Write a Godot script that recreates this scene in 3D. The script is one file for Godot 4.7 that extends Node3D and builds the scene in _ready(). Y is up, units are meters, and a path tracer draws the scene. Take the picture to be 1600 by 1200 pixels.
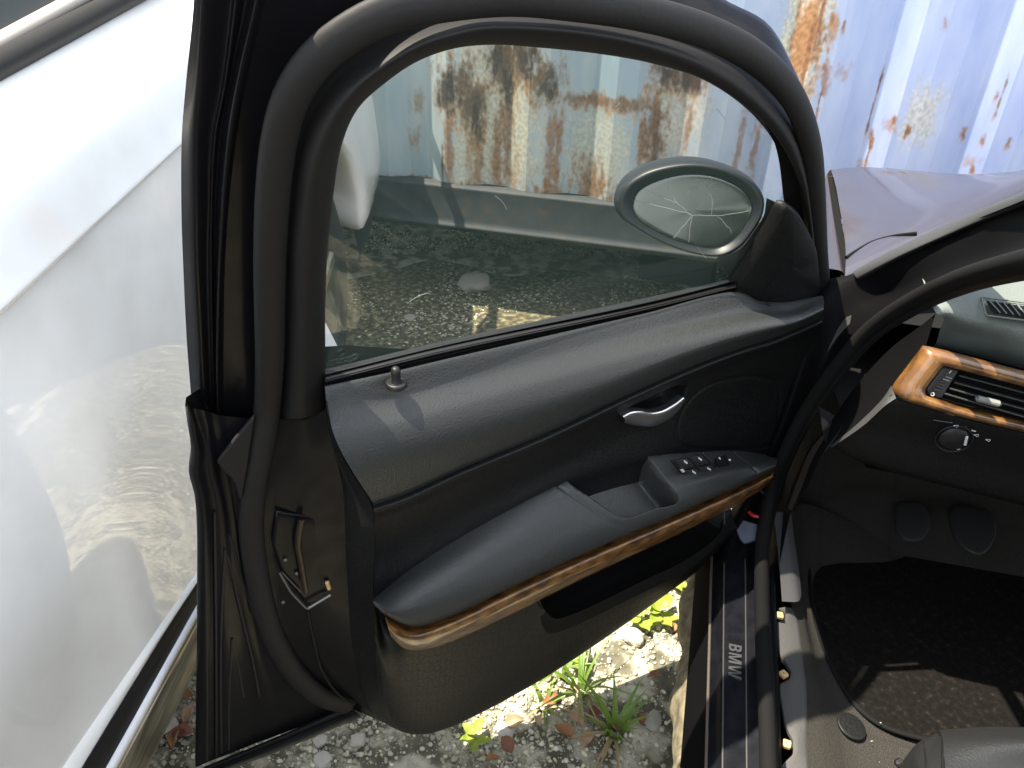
extends Node3D
# A wrecked sedan with its front door open, between a white pickup truck and a shipping container.
# World: metres, y up, the sedan points to -Z. Door parts use the door's own axes:
# x along the door from its rear edge to the hinge, y height, z towards the cabin.
# Truck parts use the truck's axes: x forward, y height, z outwards to the sedan.

var rng := RandomNumberGenerator.new()
var M := {}

# ------------------------------------------------------------------ helpers
func V(a: Array) -> PackedVector3Array:
	var p := PackedVector3Array()
	for i in range(0, a.size(), 3):
		p.append(Vector3(a[i], a[i + 1], a[i + 2]))
	return p

func off(p: PackedVector3Array, d: Vector3) -> PackedVector3Array:
	var q := PackedVector3Array()
	for v in p:
		q.append(v + d)
	return q

func crv(p: PackedVector3Array, t: float, closed := false) -> Vector3:
	var n := p.size()
	var i := int(floor(t))
	var f := t - i
	var a: Vector3
	var b: Vector3
	var c: Vector3
	var d: Vector3
	if closed:
		a = p[(i - 1 + n) % n]; b = p[i % n]; c = p[(i + 1) % n]; d = p[(i + 2) % n]
	else:
		i = clampi(i, 0, n - 2)
		f = t - i
		b = p[i]; c = p[i + 1]
		a = p[i - 1] if i > 0 else b * 2.0 - c
		d = p[i + 2] if i + 2 < n else c * 2.0 - b
	# centripetal Catmull-Rom
	var k1 := maxf(sqrt(a.distance_to(b)), 1e-4)
	var k2 := maxf(sqrt(b.distance_to(c)), 1e-4)
	var k3 := maxf(sqrt(c.distance_to(d)), 1e-4)
	var m1 := (c - b) + ((b - a) / k1 - (c - a) / (k1 + k2)) * k2
	var m2 := (c - b) + ((d - c) / k3 - (d - b) / (k2 + k3)) * k2
	var f2 := f * f
	var f3 := f2 * f
	return b * (2 * f3 - 3 * f2 + 1) + m1 * (f3 - 2 * f2 + f) + c * (-2 * f3 + 3 * f2) + m2 * (f3 - f2)

func rs(p: PackedVector3Array, n: int, closed := false, sharp := false) -> PackedVector3Array:
	var d := PackedVector3Array()
	var segs := p.size() if closed else p.size() - 1
	var per := 1 if sharp else 10
	for i in segs:
		for k in per:
			d.append(p[i] if sharp else crv(p, i + k / float(per), closed))
	d.append(p[0] if closed else p[p.size() - 1])
	var L := PackedFloat32Array([0.0])
	for i in range(1, d.size()):
		L.append(L[i - 1] + d[i].distance_to(d[i - 1]))
	var out := PackedVector3Array()
	var tot := L[L.size() - 1]
	var j := 0
	var cnt := n if closed else n - 1
	for i in n:
		var s := tot * i / float(cnt)
		while j < L.size() - 2 and L[j + 1] < s:
			j += 1
		var w := L[j + 1] - L[j]
		out.append(d[j].lerp(d[j + 1], clampf((s - L[j]) / w if w > 1e-9 else 0.0, 0, 1)))
	return out

# a grid of points to a smooth mesh; hint tells which way is outside
func grid(g: Array, hint: Vector3, wrap := false, center := false, mid := Vector3.ZERO) -> ArrayMesh:
	var nv := g.size()
	var nu: int = g[0].size()
	var P := PackedVector3Array()
	var Nn := PackedVector3Array()
	var T := PackedVector2Array()
	var v_acc := 0.0
	var score := 0.0
	for j in nv:
		var u_acc := 0.0
		if j > 0:
			v_acc += g[j][nu / 2].distance_to(g[j - 1][nu / 2])
		for i in nu:
			if i > 0:
				u_acc += g[j][i].distance_to(g[j][i - 1])
			var l: int = i - 1 if i > 0 else (nu - 2 if wrap else 0)
			var r: int = i + 1 if i < nu - 1 else (1 if wrap else nu - 1)
			var du: Vector3 = g[j][r] - g[j][l]
			var dv: Vector3 = g[mini(j + 1, nv - 1)][i] - g[maxi(j - 1, 0)][i]
			if du.length_squared() < 1e-12:
				du = g[maxi(j - 1, 0)][r] - g[maxi(j - 1, 0)][l] + g[mini(j + 1, nv - 1)][r] - g[mini(j + 1, nv - 1)][l]
			var nr := du.cross(dv)
			nr = nr.normalized() if nr.length_squared() > 1e-16 else hint
			P.append(g[j][i]); Nn.append(nr); T.append(Vector2(u_acc, v_acc))
			score += nr.dot((g[j][i] - mid).normalized() if center else hint)
	var flip := score < 0
	if flip:
		for i in Nn.size():
			Nn[i] = -Nn[i]
	var I := PackedInt32Array()
	for j in nv - 1:
		for i in nu - 1:
			var a := j * nu + i
			var b := a + 1
			var c := a + nu
			var d := c + 1
			if flip:
				I.append_array(PackedInt32Array([a, b, c, b, d, c]))
			else:
				I.append_array(PackedInt32Array([a, c, b, b, c, d]))
	var arr := []
	arr.resize(Mesh.ARRAY_MAX)
	arr[Mesh.ARRAY_VERTEX] = P
	arr[Mesh.ARRAY_NORMAL] = Nn
	arr[Mesh.ARRAY_TEX_UV] = T
	arr[Mesh.ARRAY_INDEX] = I
	var m := ArrayMesh.new()
	m.add_surface_from_arrays(Mesh.PRIMITIVE_TRIANGLES, arr)
	return m

# a surface through rows of points; press may move each point
func loft(rows: Array, nu: int, sub: int, hint: Vector3, press = null, sharp := false) -> ArrayMesh:
	var R := []
	for r in rows:
		R.append(rs(r, nu, false, sharp))
	var g := []
	for j in R.size() - 1:
		for k in sub:
			var row := PackedVector3Array()
			for i in nu:
				var col := PackedVector3Array()
				for q in range(maxi(j - 1, 0), mini(j + 3, R.size())):
					col.append(R[q][i])
				var t := (1.0 if j > 0 else 0.0) + k / float(sub)
				row.append(crv(col, t) if sub > 1 else R[j][i])
			g.append(row)
	g.append(R[R.size() - 1])
	if press != null:
		for j in g.size():
			for i in nu:
				g[j][i] = press.call(g[j][i])
	return grid(g, hint)

# a swept elliptic tube; up is the direction of the second radius
func tube(path: PackedVector3Array, ra: float, rb: float, up: Vector3, n := 60, sides := 14, closed := false, sharp := false) -> ArrayMesh:
	var p := rs(path, n, closed, sharp)
	if closed:
		p.append(p[0])
	var g := []
	for i in p.size():
		var t: Vector3
		if closed:
			t = p[(i + 1) % (p.size() - 1)] - p[(i - 1 + p.size() - 1) % (p.size() - 1)]
		else:
			t = p[mini(i + 1, p.size() - 1)] - p[maxi(i - 1, 0)]
		t = t.normalized()
		var s := t.cross(up).normalized()
		var u := s.cross(t).normalized()
		var row := PackedVector3Array()
		for k in sides + 1:
			var a := TAU * k / sides
			row.append(p[i] + s * cos(a) * ra + u * sin(a) * rb)
		g.append(row)
	# grid outward test against the path itself
	var st := SurfaceTool.new()
	var m := grid(g, up, true, true, p[p.size() / 2])
	var arr := m.surface_get_arrays(0)
	var P: PackedVector3Array = arr[Mesh.ARRAY_VERTEX]
	var Nn: PackedVector3Array = arr[Mesh.ARRAY_NORMAL]
	var sc := 0.0
	for i in p.size():
		for k in sides:
			sc += Nn[i * (sides + 1) + k].dot(P[i * (sides + 1) + k] - p[i])
	if sc < 0:
		for i in Nn.size():
			Nn[i] = -Nn[i]
		var I: PackedInt32Array = arr[Mesh.ARRAY_INDEX]
		for i in range(0, I.size(), 3):
			var q := I[i]
			I[i] = I[i + 1]
			I[i + 1] = q
		arr[Mesh.ARRAY_INDEX] = I
		arr[Mesh.ARRAY_NORMAL] = Nn
		m = ArrayMesh.new()
		m.add_surface_from_arrays(Mesh.PRIMITIVE_TRIANGLES, arr)
	return m

# a star-shaped outline filled and bulged along axis, with a rolled rim of the given drop
func pad(outline: PackedVector3Array, axis: Vector3, bulge := 0.0, drop := 0.004, n := 48, sharp := false, rim := 0.12) -> ArrayMesh:
	var o := rs(outline, n, true, sharp)
	o.append(o[0])
	var c := Vector3.ZERO
	for i in n:
		c += o[i]
	c /= n
	var g := []
	g.append(off(o, -axis * drop))
	for s in [1.0, 1.0 - rim * 0.25, 1.0 - rim * 0.6, 1.0 - rim, 0.75, 0.5, 0.25, 0.0]:
		var row := PackedVector3Array()
		var q := clampf((1.0 - s) / rim, 0, 1)
		var lift: float = drop * (sqrt(1.0 - (1.0 - q) * (1.0 - q)) - 1.0) * 0.6 + bulge * (1.0 - s * s)
		for v in o:
			row.append(c + (v - c) * s + axis * lift)
		g.append(row)
	return grid(g, axis, true)

# an oriented box with chamfered edges between two points
func bar(a: Vector3, b: Vector3, w: float, h: float, up: Vector3, ch := 0.2) -> ArrayMesh:
	var t := (b - a).normalized()
	var s := t.cross(up).normalized()
	var u := s.cross(t)
	var c := minf(w, h) * ch
	var g := []
	var prof := func(k: float, sh: float) -> PackedVector3Array:
		var r := PackedVector3Array()
		var x := w * 0.5 - sh
		var y := h * 0.5 - sh
		for q in [[x, y - c], [x - c, y], [-x + c, y], [-x, y - c], [-x, -y + c], [-x + c, -y], [x - c, -y], [x, -y + c]]:
			r.append(a.lerp(b, k) + s * q[0] + u * q[1])
		return r
	var L := a.distance_to(b)
	var k0 := minf(c / L, 0.3)
	var rings := [prof.call(0.0, c), prof.call(k0, 0.0), prof.call(1.0 - k0, 0.0), prof.call(1.0, c)]
	var st := SurfaceTool.new()
	st.begin(Mesh.PRIMITIVE_TRIANGLES)
	st.set_smooth_group(-1)
	var tri := func(x: Vector3, y: Vector3, z: Vector3) -> void:
		var nrm := (z - x).cross(y - x)
		var cen := (a + b) * 0.5
		if nrm.dot((x + y + z) / 3.0 - cen) < 0:
			st.add_vertex(x); st.add_vertex(z); st.add_vertex(y)
		else:
			st.add_vertex(x); st.add_vertex(y); st.add_vertex(z)
	for j in 3:
		for i in 8:
			var i2 := (i + 1) % 8
			tri.call(rings[j][i], rings[j][i2], rings[j + 1][i])
			tri.call(rings[j][i2], rings[j + 1][i2], rings[j + 1][i])
	for j in [0, 3]:
		for i in range(1, 7):
			tri.call(rings[j][0], rings[j][i], rings[j][i + 1])
	st.generate_normals()
	return st.commit()

func join(meshes: Array) -> ArrayMesh:
	var st := SurfaceTool.new()
	st.begin(Mesh.PRIMITIVE_TRIANGLES)
	for m in meshes:
		st.append_from(m, 0, Transform3D.IDENTITY)
	return st.commit()

func obj(called: String, mesh: Mesh, m: Material, parent: Node = self, at := Transform3D.IDENTITY) -> MeshInstance3D:
	var o := MeshInstance3D.new()
	o.name = numbered(called, parent)
	o.mesh = mesh
	o.material_override = m
	o.transform = at
	parent.add_child(o, true)
	return o

func numbered(called: String, parent: Node) -> String:
	if not parent.has_node(called):
		return called
	var k := 1
	while parent.has_node("%s_%03d" % [called, k]):
		k += 1
	return "%s_%03d" % [called, k]

func thing(called: String, label: String, category: String, group := "", at := Transform3D.IDENTITY) -> Node3D:
	var o := Node3D.new()
	o.name = numbered(called, self)
	o.transform = at
	add_child(o, true)
	return tag(o, label, category, group)

func tag(o: Node3D, label: String, category: String, group := "") -> Node3D:
	o.set_meta("label", label)
	o.set_meta("category", category)
	if group != "":
		o.set_meta("group", group)
	return o

func lin(r: float, g: float, b: float, a := 1.0) -> Color:
	var c := Color(r, g, b).linear_to_srgb()
	c.a = a
	return c

func mat(called: String, c: Color, rough: float, metal := 0.0, spec := 0.5) -> StandardMaterial3D:
	var m := StandardMaterial3D.new()
	m.resource_name = called
	m.albedo_color = c
	m.roughness = rough
	m.metallic = metal
	m.metallic_specular = spec
	return m

func noise_tex(kind: int, freq: float, size: int, seed_: int, oct := 3, ramp: Array = [], normal := false) -> NoiseTexture2D:
	var n := FastNoiseLite.new()
	n.noise_type = kind
	n.seed = seed_
	n.frequency = freq
	n.fractal_octaves = oct
	if kind == FastNoiseLite.TYPE_CELLULAR:
		n.fractal_type = FastNoiseLite.FRACTAL_NONE
	var t := NoiseTexture2D.new()
	t.width = size
	t.height = size
	t.seamless = true
	t.noise = n
	if ramp.size() > 0:
		var gr := Gradient.new()
		var offs := PackedFloat32Array()
		var cols := PackedColorArray()
		for r in ramp:
			offs.append(r[0])
			cols.append(r[1])
		gr.offsets = offs
		gr.colors = cols
		t.color_ramp = gr
	return t

func tri(m: StandardMaterial3D, s: float, world := false) -> StandardMaterial3D:
	m.uv1_triplanar = true
	m.uv1_world_triplanar = world
	m.uv1_scale = Vector3(s, s, s)
	return m

func bump(m: StandardMaterial3D, t: Texture2D, cm: float) -> StandardMaterial3D:
	m.heightmap_enabled = true
	m.heightmap_texture = t
	m.heightmap_scale = cm
	return m

func in_poly(p: Vector2, poly: PackedVector2Array) -> float:
	# signed distance: positive inside
	var d := 1e9
	var n := poly.size()
	for i in n:
		d = minf(d, p.distance_to(Geometry2D.get_closest_point_to_segment(p, poly[i], poly[(i + 1) % n])))
	return d if Geometry2D.is_point_in_polygon(p, poly) else -d

func flat(p: PackedVector3Array, n := 0) -> PackedVector2Array:
	var q := p if n == 0 else rs(p, n, true)
	var r := PackedVector2Array()
	for v in q:
		r.append(Vector2(v.x, v.y))
	return r

func ident(v: Vector3) -> Vector3:
	return v

# ------------------------------------------------------------------ scene
func _ready() -> void:
	rng.seed = 7
	var cam := Camera3D.new()
	cam.name = "camera"
	cam.fov = 49.55
	cam.near = 0.02
	cam.far = 400.0
	cam.transform = Transform3D(Basis(Vector3(0.97349, 0.02893, -0.22687), Vector3(-0.15033, 0.82853, -0.53938), Vector3(0.17237, 0.55919, 0.81092)), Vector3(0, 1.5, 0))
	add_child(cam)
	cam.current = true

	var env := Environment.new()
	env.background_mode = Environment.BG_SKY
	var sky := Sky.new()
	var sm := ProceduralSkyMaterial.new()
	sm.sky_top_color = Color(0.76, 0.79, 0.83)
	sm.sky_horizon_color = Color(0.90, 0.90, 0.89)
	sm.sky_curve = 0.14
	sm.ground_bottom_color = Color(0.33, 0.32, 0.28)
	sm.ground_horizon_color = Color(0.60, 0.60, 0.56)
	sm.energy_multiplier = 1.25
	sky.sky_material = sm
	env.sky = sky
	env.tonemap_mode = Environment.TONE_MAPPER_LINEAR
	env.tonemap_exposure = 3.3
	env.sdfgi_enabled = true
	env.ssao_enabled = true
	env.ssil_enabled = true
	var we := WorldEnvironment.new()
	we.name = "environment"
	we.environment = env
	add_child(we)

	var sun := DirectionalLight3D.new()
	sun.name = "sun"
	sun.light_color = Color(1.0, 0.96, 0.88)
	sun.light_energy = 1.6
	sun.light_angular_distance = 0.5
	sun.shadow_enabled = true
	add_child(sun)
	sun.look_at_from_position(Vector3(-0.39, 1.0, 0.05), Vector3.ZERO, Vector3.RIGHT)

	materials()
	ground()
	container()
	truck()
	sedan()
	plants()

func materials() -> void:
	var smudge := noise_tex(FastNoiseLite.TYPE_SIMPLEX_SMOOTH, 0.012, 512, 8, 6, [[0.25, Color(0.72, 0.72, 0.72)], [0.7, Color(1, 1, 1)]])
	var grain := noise_tex(FastNoiseLite.TYPE_CELLULAR, 0.09, 256, 3)
	var fine := noise_tex(FastNoiseLite.TYPE_SIMPLEX_SMOOTH, 0.05, 256, 4, 4)
	var W := Color.WHITE
	var dust := noise_tex(FastNoiseLite.TYPE_SIMPLEX_SMOOTH, 0.012, 512, 5, 5, [[0.3, Color(0.78, 0.78, 0.78)], [0.7, W]])
	var m := mat("leather_grain", lin(0.026, 0.0285, 0.0280), 0.5)
	bump(tri(m, 19.0), grain, 0.05)
	m.roughness_texture = smudge
	M.trim = m
	m = mat("soft_black", lin(0.0062, 0.0064, 0.0066), 0.6, 0.0, 0.4)
	bump(tri(m, 22.0), grain, 0.04)
	m.roughness_texture = smudge
	M.soft = m
	M.black = mat("black_plastic", lin(0.010, 0.010, 0.011), 0.45)
	M.dull = mat("dull_black", lin(0.007, 0.007, 0.0072), 0.85, 0.0, 0.25)
	m = mat("rubber", lin(0.0075, 0.007, 0.0072), 0.62, 0.0, 0.4)
	bump(tri(m, 8.0), fine, 0.02)
	M.rubber = m
	m = mat("dark_paint", lin(0.0045, 0.0045, 0.0058), 0.42, 0.0, 0.25)
	m.clearcoat_enabled = true
	m.clearcoat = 0.12
	m.roughness_texture = smudge
	tri(m, 4.0)
	m.clearcoat_roughness = 0.12
	M.paint = m
	m = mat("frame_paint", lin(0.008, 0.008, 0.009), 0.5, 0.0, 0.45)
	M.frame = m
	m = mat("hood_paint", lin(0.026, 0.024, 0.038), 0.5, 0.0)
	m.clearcoat_enabled = true
	m.clearcoat = 0.6
	m.clearcoat_roughness = 0.06
	M.hood = m
	M.blue = mat("blue_paint", lin(0.028, 0.036, 0.085), 0.45)
	m = mat("sill_paint", lin(0.008, 0.0085, 0.012), 0.55, 0.0, 0.2)
	m.albedo_texture = dust
	tri(m, 5.0)
	M.sill = m
	m = mat("chrome", lin(0.86, 0.88, 0.92), 0.3, 1.0)
	M.chrome = m
	M.satin = mat("satin_metal", lin(0.20, 0.20, 0.205), 0.42, 0.9)
	M.pillar = mat("pillar_paint", lin(0.0032, 0.0032, 0.0038), 0.6, 0.0, 0.2)
	M.groove = mat("worn_groove", lin(0.07, 0.07, 0.07), 0.5, 0.3)
	M.pedal = mat("pedal_rubber", lin(0.035, 0.035, 0.034), 0.6)
	M.brass = mat("brass_clip", lin(0.62, 0.42, 0.20), 0.5, 0.2)
	M.red = mat("red_plastic", lin(0.45, 0.02, 0.03), 0.4)
	M.icon = mat("white_print", lin(0.6, 0.62, 0.62), 0.6)
	M.ink = mat("dark_print", lin(0.012, 0.016, 0.014), 0.8)
	M.crack = mat("crack_line", lin(0.38, 0.41, 0.39), 0.5)
	m = mat("tinted_glass", lin(0.085, 0.140, 0.122, 0.27), 0.03)
	m.transparency = BaseMaterial3D.TRANSPARENCY_ALPHA
	M.glass = m
	m = mat("windshield_glass", lin(0.03, 0.07, 0.05, 0.12), 0.03)
	m.transparency = BaseMaterial3D.TRANSPARENCY_ALPHA
	M.clear = m
	M.mirror = mat("mirror_glass", lin(0.17, 0.18, 0.165), 0.16, 1.0)
	# burl wood: streaks along the strip
	var burl := noise_tex(FastNoiseLite.TYPE_SIMPLEX_SMOOTH, 0.010, 512, 11, 6, [[0.0, lin(0.02, 0.008, 0.003)], [0.25, lin(0.06, 0.025, 0.007)], [0.5, lin(0.125, 0.055, 0.014)], [0.75, lin(0.17, 0.08, 0.021)], [1.0, lin(0.26, 0.13, 0.04)]])
	m = mat("burl_wood", W, 0.4)
	m.albedo_texture = burl
	m.uv1_scale = Vector3(5.0, 9.0, 1.0)
	m.clearcoat_enabled = true
	m.clearcoat = 1.0
	m.clearcoat_roughness = 0.05
	M.wood = m
	m = m.duplicate()
	m.resource_name = "burl_wood_fascia"
	tri(m, 6.0)
	M.wood_dash = m
	# white truck paint with faint dirt
	var dirt := noise_tex(FastNoiseLite.TYPE_SIMPLEX_SMOOTH, 0.012, 512, 21, 6, [[0.0, Color(0.955, 0.95, 0.94)], [0.55, Color(0.985, 0.985, 0.985)], [1.0, W]])
	m = mat("white_paint", lin(0.86, 0.85, 0.83), 0.4)
	m.albedo_texture = dirt
	tri(m, 1.2)
	m.clearcoat_enabled = true
	m.clearcoat = 1.0
	m.clearcoat_roughness = 0.03
	M.white = m
	M.tyre = mat("tyre_rubber", lin(0.018, 0.018, 0.018), 0.8)
	M.rim = mat("alloy_rim", lin(0.45, 0.42, 0.36), 0.35, 0.8)
	var brush := noise_tex(FastNoiseLite.TYPE_SIMPLEX_SMOOTH, 0.02, 256, 31, 5, [[0.0, lin(0.20, 0.17, 0.11)], [1.0, lin(0.6, 0.55, 0.45)]])
	m = mat("tarnished_tube", W, 0.28, 0.85)
	m.albedo_texture = brush
	m.uv1_scale = Vector3(0.9, 9.0, 1.0)
	M.tarnish = m
	# carpet and felt
	var fuzz := noise_tex(FastNoiseLite.TYPE_VALUE, 0.45, 256, 41, 2)
	var crumbs := noise_tex(FastNoiseLite.TYPE_SIMPLEX, 0.16, 512, 42, 4, [[0.0, lin(0.018, 0.018, 0.018)], [0.6, lin(0.024, 0.0235, 0.0225)], [0.72, lin(0.05, 0.045, 0.036)], [0.85, lin(0.14, 0.12, 0.09)], [1.0, lin(0.25, 0.22, 0.17)]])
	m = mat("carpet", W, 0.95, 0.0, 0.2)
	m.albedo_texture = crumbs
	bump(tri(m, 7.0), fuzz, 0.12)
	M.carpet = m
	m = mat("floor_mat", Color.WHITE, 0.95, 0.0, 0.2)
	m.albedo_texture = noise_tex(FastNoiseLite.TYPE_SIMPLEX_SMOOTH, 0.02, 512, 43, 7, [[0.0, lin(0.004, 0.0036, 0.0033)], [0.55, lin(0.0062, 0.0055, 0.005)], [0.75, lin(0.0085, 0.0075, 0.0065)], [0.85, lin(0.013, 0.0115, 0.0095)], [1.0, lin(0.03, 0.027, 0.022)]])
	bump(tri(m, 6.0), fuzz, 0.1)
	M.mat = m
	m = mat("felt", lin(0.07, 0.069, 0.067), 0.95)
	bump(tri(m, 9.0), fuzz, 0.1)
	M.felt = m
	m = mat("dash_top", lin(0.125, 0.145, 0.132), 0.6)
	bump(tri(m, 14.0), grain, 0.05)
	M.dash = m
	m = mat("seat_leather", lin(0.014, 0.0145, 0.015), 0.45)
	bump(tri(m, 12.0), grain, 0.05)
	M.seat = m
	var mudt := noise_tex(FastNoiseLite.TYPE_SIMPLEX_SMOOTH, 0.03, 256, 51, 5, [[0.0, lin(0.06, 0.05, 0.03)], [0.5, lin(0.20, 0.17, 0.11)], [1.0, lin(0.34, 0.30, 0.20)]])
	m = mat("mud_crust", W, 0.95)
	m.albedo_texture = mudt
	bump(tri(m, 5.0), mudt, 0.6)
	M.mud = m
	# ground
	var soil := noise_tex(FastNoiseLite.TYPE_SIMPLEX_SMOOTH, 0.014, 1024, 61, 7, [[0.0, lin(0.045, 0.042, 0.028)], [0.40, lin(0.12, 0.11, 0.075)], [0.52, lin(0.28, 0.26, 0.19)], [0.72, lin(0.42, 0.39, 0.31)], [1.0, lin(0.52, 0.49, 0.41)]])
	m = mat("soil", W, 0.95)
	m.albedo_texture = soil
	bump(tri(m, 0.8, true), soil, 1.6)
	M.soil = m
	var earth := noise_tex(FastNoiseLite.TYPE_SIMPLEX_SMOOTH, 0.02, 1024, 62, 7, [[0.0, lin(0.03, 0.026, 0.014)], [0.45, lin(0.065, 0.055, 0.030)], [0.6, lin(0.12, 0.10, 0.055)], [0.72, lin(0.15, 0.15, 0.07)], [1.0, lin(0.34, 0.31, 0.23)]])
	m = mat("bare_earth", W, 0.95)
	m.albedo_texture = earth
	bump(tri(m, 1.6, true), earth, 1.2)
	M.earth = m
	m = mat("gravel", W, 0.9)
	m.vertex_color_use_as_albedo = true
	M.gravel = m
	M.leaf_dry = mat("dry_leaf", lin(0.22, 0.10, 0.035), 0.65)
	M.leaf_pale = mat("pale_dry_leaf", lin(0.34, 0.22, 0.13), 0.7)
	M.leaf_red = mat("reddish_dry_leaf", lin(0.17, 0.065, 0.035), 0.65)
	m = mat("grass_blade", lin(0.10, 0.17, 0.025), 0.5)
	m.backlight_enabled = true
	m.backlight = Color(0.35, 0.45, 0.1)
	M.grass = m
	m = mat("weed_leaf", lin(0.20, 0.26, 0.030), 0.5)
	m.backlight_enabled = true
	m.backlight = Color(0.4, 0.45, 0.1)
	M.weed = m
	M.straw = mat("straw", lin(0.30, 0.22, 0.11), 0.8)
	M.dark_steel = mat("dark_steel", lin(0.022, 0.027, 0.03), 0.6)

# ------------------------------------------------------------------ ground
func pebble(seed_: int, flatness := 0.65, rings := 5, segs := 7) -> ArrayMesh:
	var r := RandomNumberGenerator.new()
	r.seed = seed_
	var n := FastNoiseLite.new()
	n.seed = seed_
	n.frequency = 0.9
	var sx := r.randf_range(0.75, 1.25)
	var sz := r.randf_range(0.7, 1.0)
	var g := []
	for j in rings + 1:
		var row := PackedVector3Array()
		var th := PI * j / rings
		for i in segs + 1:
			var ph := TAU * (i % segs) / segs
			var d := Vector3(sin(th) * cos(ph), cos(th), sin(th) * sin(ph))
			var k := 0.5 * (1.0 + 0.55 * n.get_noise_3dv(d * 1.3))
			row.append(Vector3(d.x * sx, d.y * flatness, d.z * sz) * k)
		g.append(row)
	var m := grid(g, Vector3.UP, true, true)
	return m

func ground() -> void:
	var g := obj("ground", loft([V([-60, 0, 60, 60, 0, 60]), V([-60, 0, -60, 60, 0, -60])], 2, 1, Vector3.UP, null, true), M.soil)
	g.set_meta("kind", "structure")
	# bare earth by the container, a sheet above the soil with a ragged edge
	var er := PackedVector3Array()
	for k in 40:
		var a := TAU * k / 40
		var rr := 1.0 + 0.10 * sin(a * 5.0 + 1.0) + 0.06 * sin(a * 11.0)
		er.append(Vector3(-0.45 + cos(a) * 0.85 * rr, 0.004, -2.35 + sin(a) * 0.68 * rr))
	var e := obj("earth", pad(er, Vector3.UP, 0.0, 0.0, 90), M.earth)
	e.set_meta("kind", "structure")
	var nz := FastNoiseLite.new()
	nz.seed = 71
	nz.frequency = 2.2
	# gravel nobody could count
	for kind in 4:
		var mm := MultiMesh.new()
		mm.transform_format = MultiMesh.TRANSFORM_3D
		mm.use_colors = true
		mm.mesh = pebble(80 + kind, 0.6 + 0.08 * kind, 4, 6)
		var X := []
		var C := []
		for i in 42000:
			var x := rng.randf_range(-1.35, 0.35)
			var z := rng.randf_range(-3.3, -0.35)
			var dens := nz.get_noise_2d(x, z)
			var far_soil := smoothstep(-1.6, -1.85, z) * 0.5
			if rng.randf() > 0.72 - far_soil + dens * 1.0:
				continue
			var s := 0.0028 + 0.0115 * pow(rng.randf(), 3.2)
			var b := Basis(Vector3(rng.randf_range(-1, 1), rng.randf_range(-1, 1), rng.randf_range(-1, 1)).normalized(), rng.randf() * TAU) .scaled(Vector3(s, s * 0.8, s))
			X.append(Transform3D(b, Vector3(x, s * 0.18, z)))
			var t := rng.randf()
			var v := 0.22 + 0.36 * t * t + 0.14 * rng.randf()
			C.append(Color(v, v * rng.randf_range(0.91, 0.97), v * rng.randf_range(0.64, 0.80)))
		mm.instance_count = X.size()
		for i in X.size():
			mm.set_instance_transform(i, X[i])
			mm.set_instance_color(i, C[i])
		var o := MultiMeshInstance3D.new()
		o.name = "gravel" if kind == 0 else "gravel_%03d" % kind
		o.multimesh = mm
		o.material_override = M.gravel
		o.set_meta("kind", "stuff")
		tag(o, ["pale limestone gravel chips spread over the bare soil", "small buff gravel grit mixed through the bare soil", "angular grey gravel scattered on the soil between the cars", "rounded cream gravel scattered on the soil between the cars"][kind], "gravel")
		add_child(o, true)

func slab(x: float, z: float, s: float, seed_: int, tone: float, label: String) -> void:
	var o := obj("stone", pebble(seed_, 0.5, 8, 11), mat("stone_tone", lin(tone, tone * 0.94, tone * 0.82), 0.9), self, Transform3D(Basis(Vector3.UP, seed_ * 1.3).scaled(Vector3(s, s, s)), Vector3(x, s * 0.16, z)))
	tag(o, label, "stone", "larger pale stones on the soil")

func leaf_mesh(L: float, w: float, curl: float, seed_: int) -> ArrayMesh:
	var r := RandomNumberGenerator.new()
	r.seed = seed_
	var g := []
	for j in 9:
		var t := j / 8.0
		var row := PackedVector3Array()
		var hw := w * 0.5 * sin(PI * pow(t, 0.8)) + 0.0006
		for i in 5:
			var s := (i - 2) / 2.0
			row.append(Vector3((t - 0.5) * L, absf(s) * hw * curl + sin(t * 3.0) * L * 0.12 * curl + 0.002 * sin(t * 9.0 + seed_), s * hw))
		g.append(row)
	return grid(g, Vector3.UP)

func fallen(x: float, z: float, L: float, ang: float, m: Material, label: String, curl := 0.5) -> void:
	var b := Basis(Vector3.UP, ang) * Basis(Vector3(1, 0, 0), rng.randf_range(-0.35, 0.35))
	var top := leaf_mesh(L, L * rng.randf_range(0.42, 0.6), curl, rng.randi() % 1000)
	var o := obj("fallen_leaf", top, m, self, Transform3D(b, Vector3(x, 0.012, z)))
	tag(o, label, "leaf", "dry leaves fallen on the ground")

func blade(a: Vector3, dir: Vector3, L: float, w: float, bend: float) -> ArrayMesh:
	var g := []
	var side := dir.cross(Vector3.UP).normalized()
	for j in 8:
		var t := j / 7.0
		var p := a + Vector3.UP * L * (t * (1.0 - 0.45 * bend * t)) * 0.8 + dir * L * bend * t * t
		var hw := w * 0.5 * (1.0 - pow(t, 2.2)) + 0.0003
		g.append(PackedVector3Array([p - side * hw + Vector3.UP * hw * 0.5, p, p + side * hw + Vector3.UP * hw * 0.5]))
	return grid(g, Vector3.UP + dir * 0.3)

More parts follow.
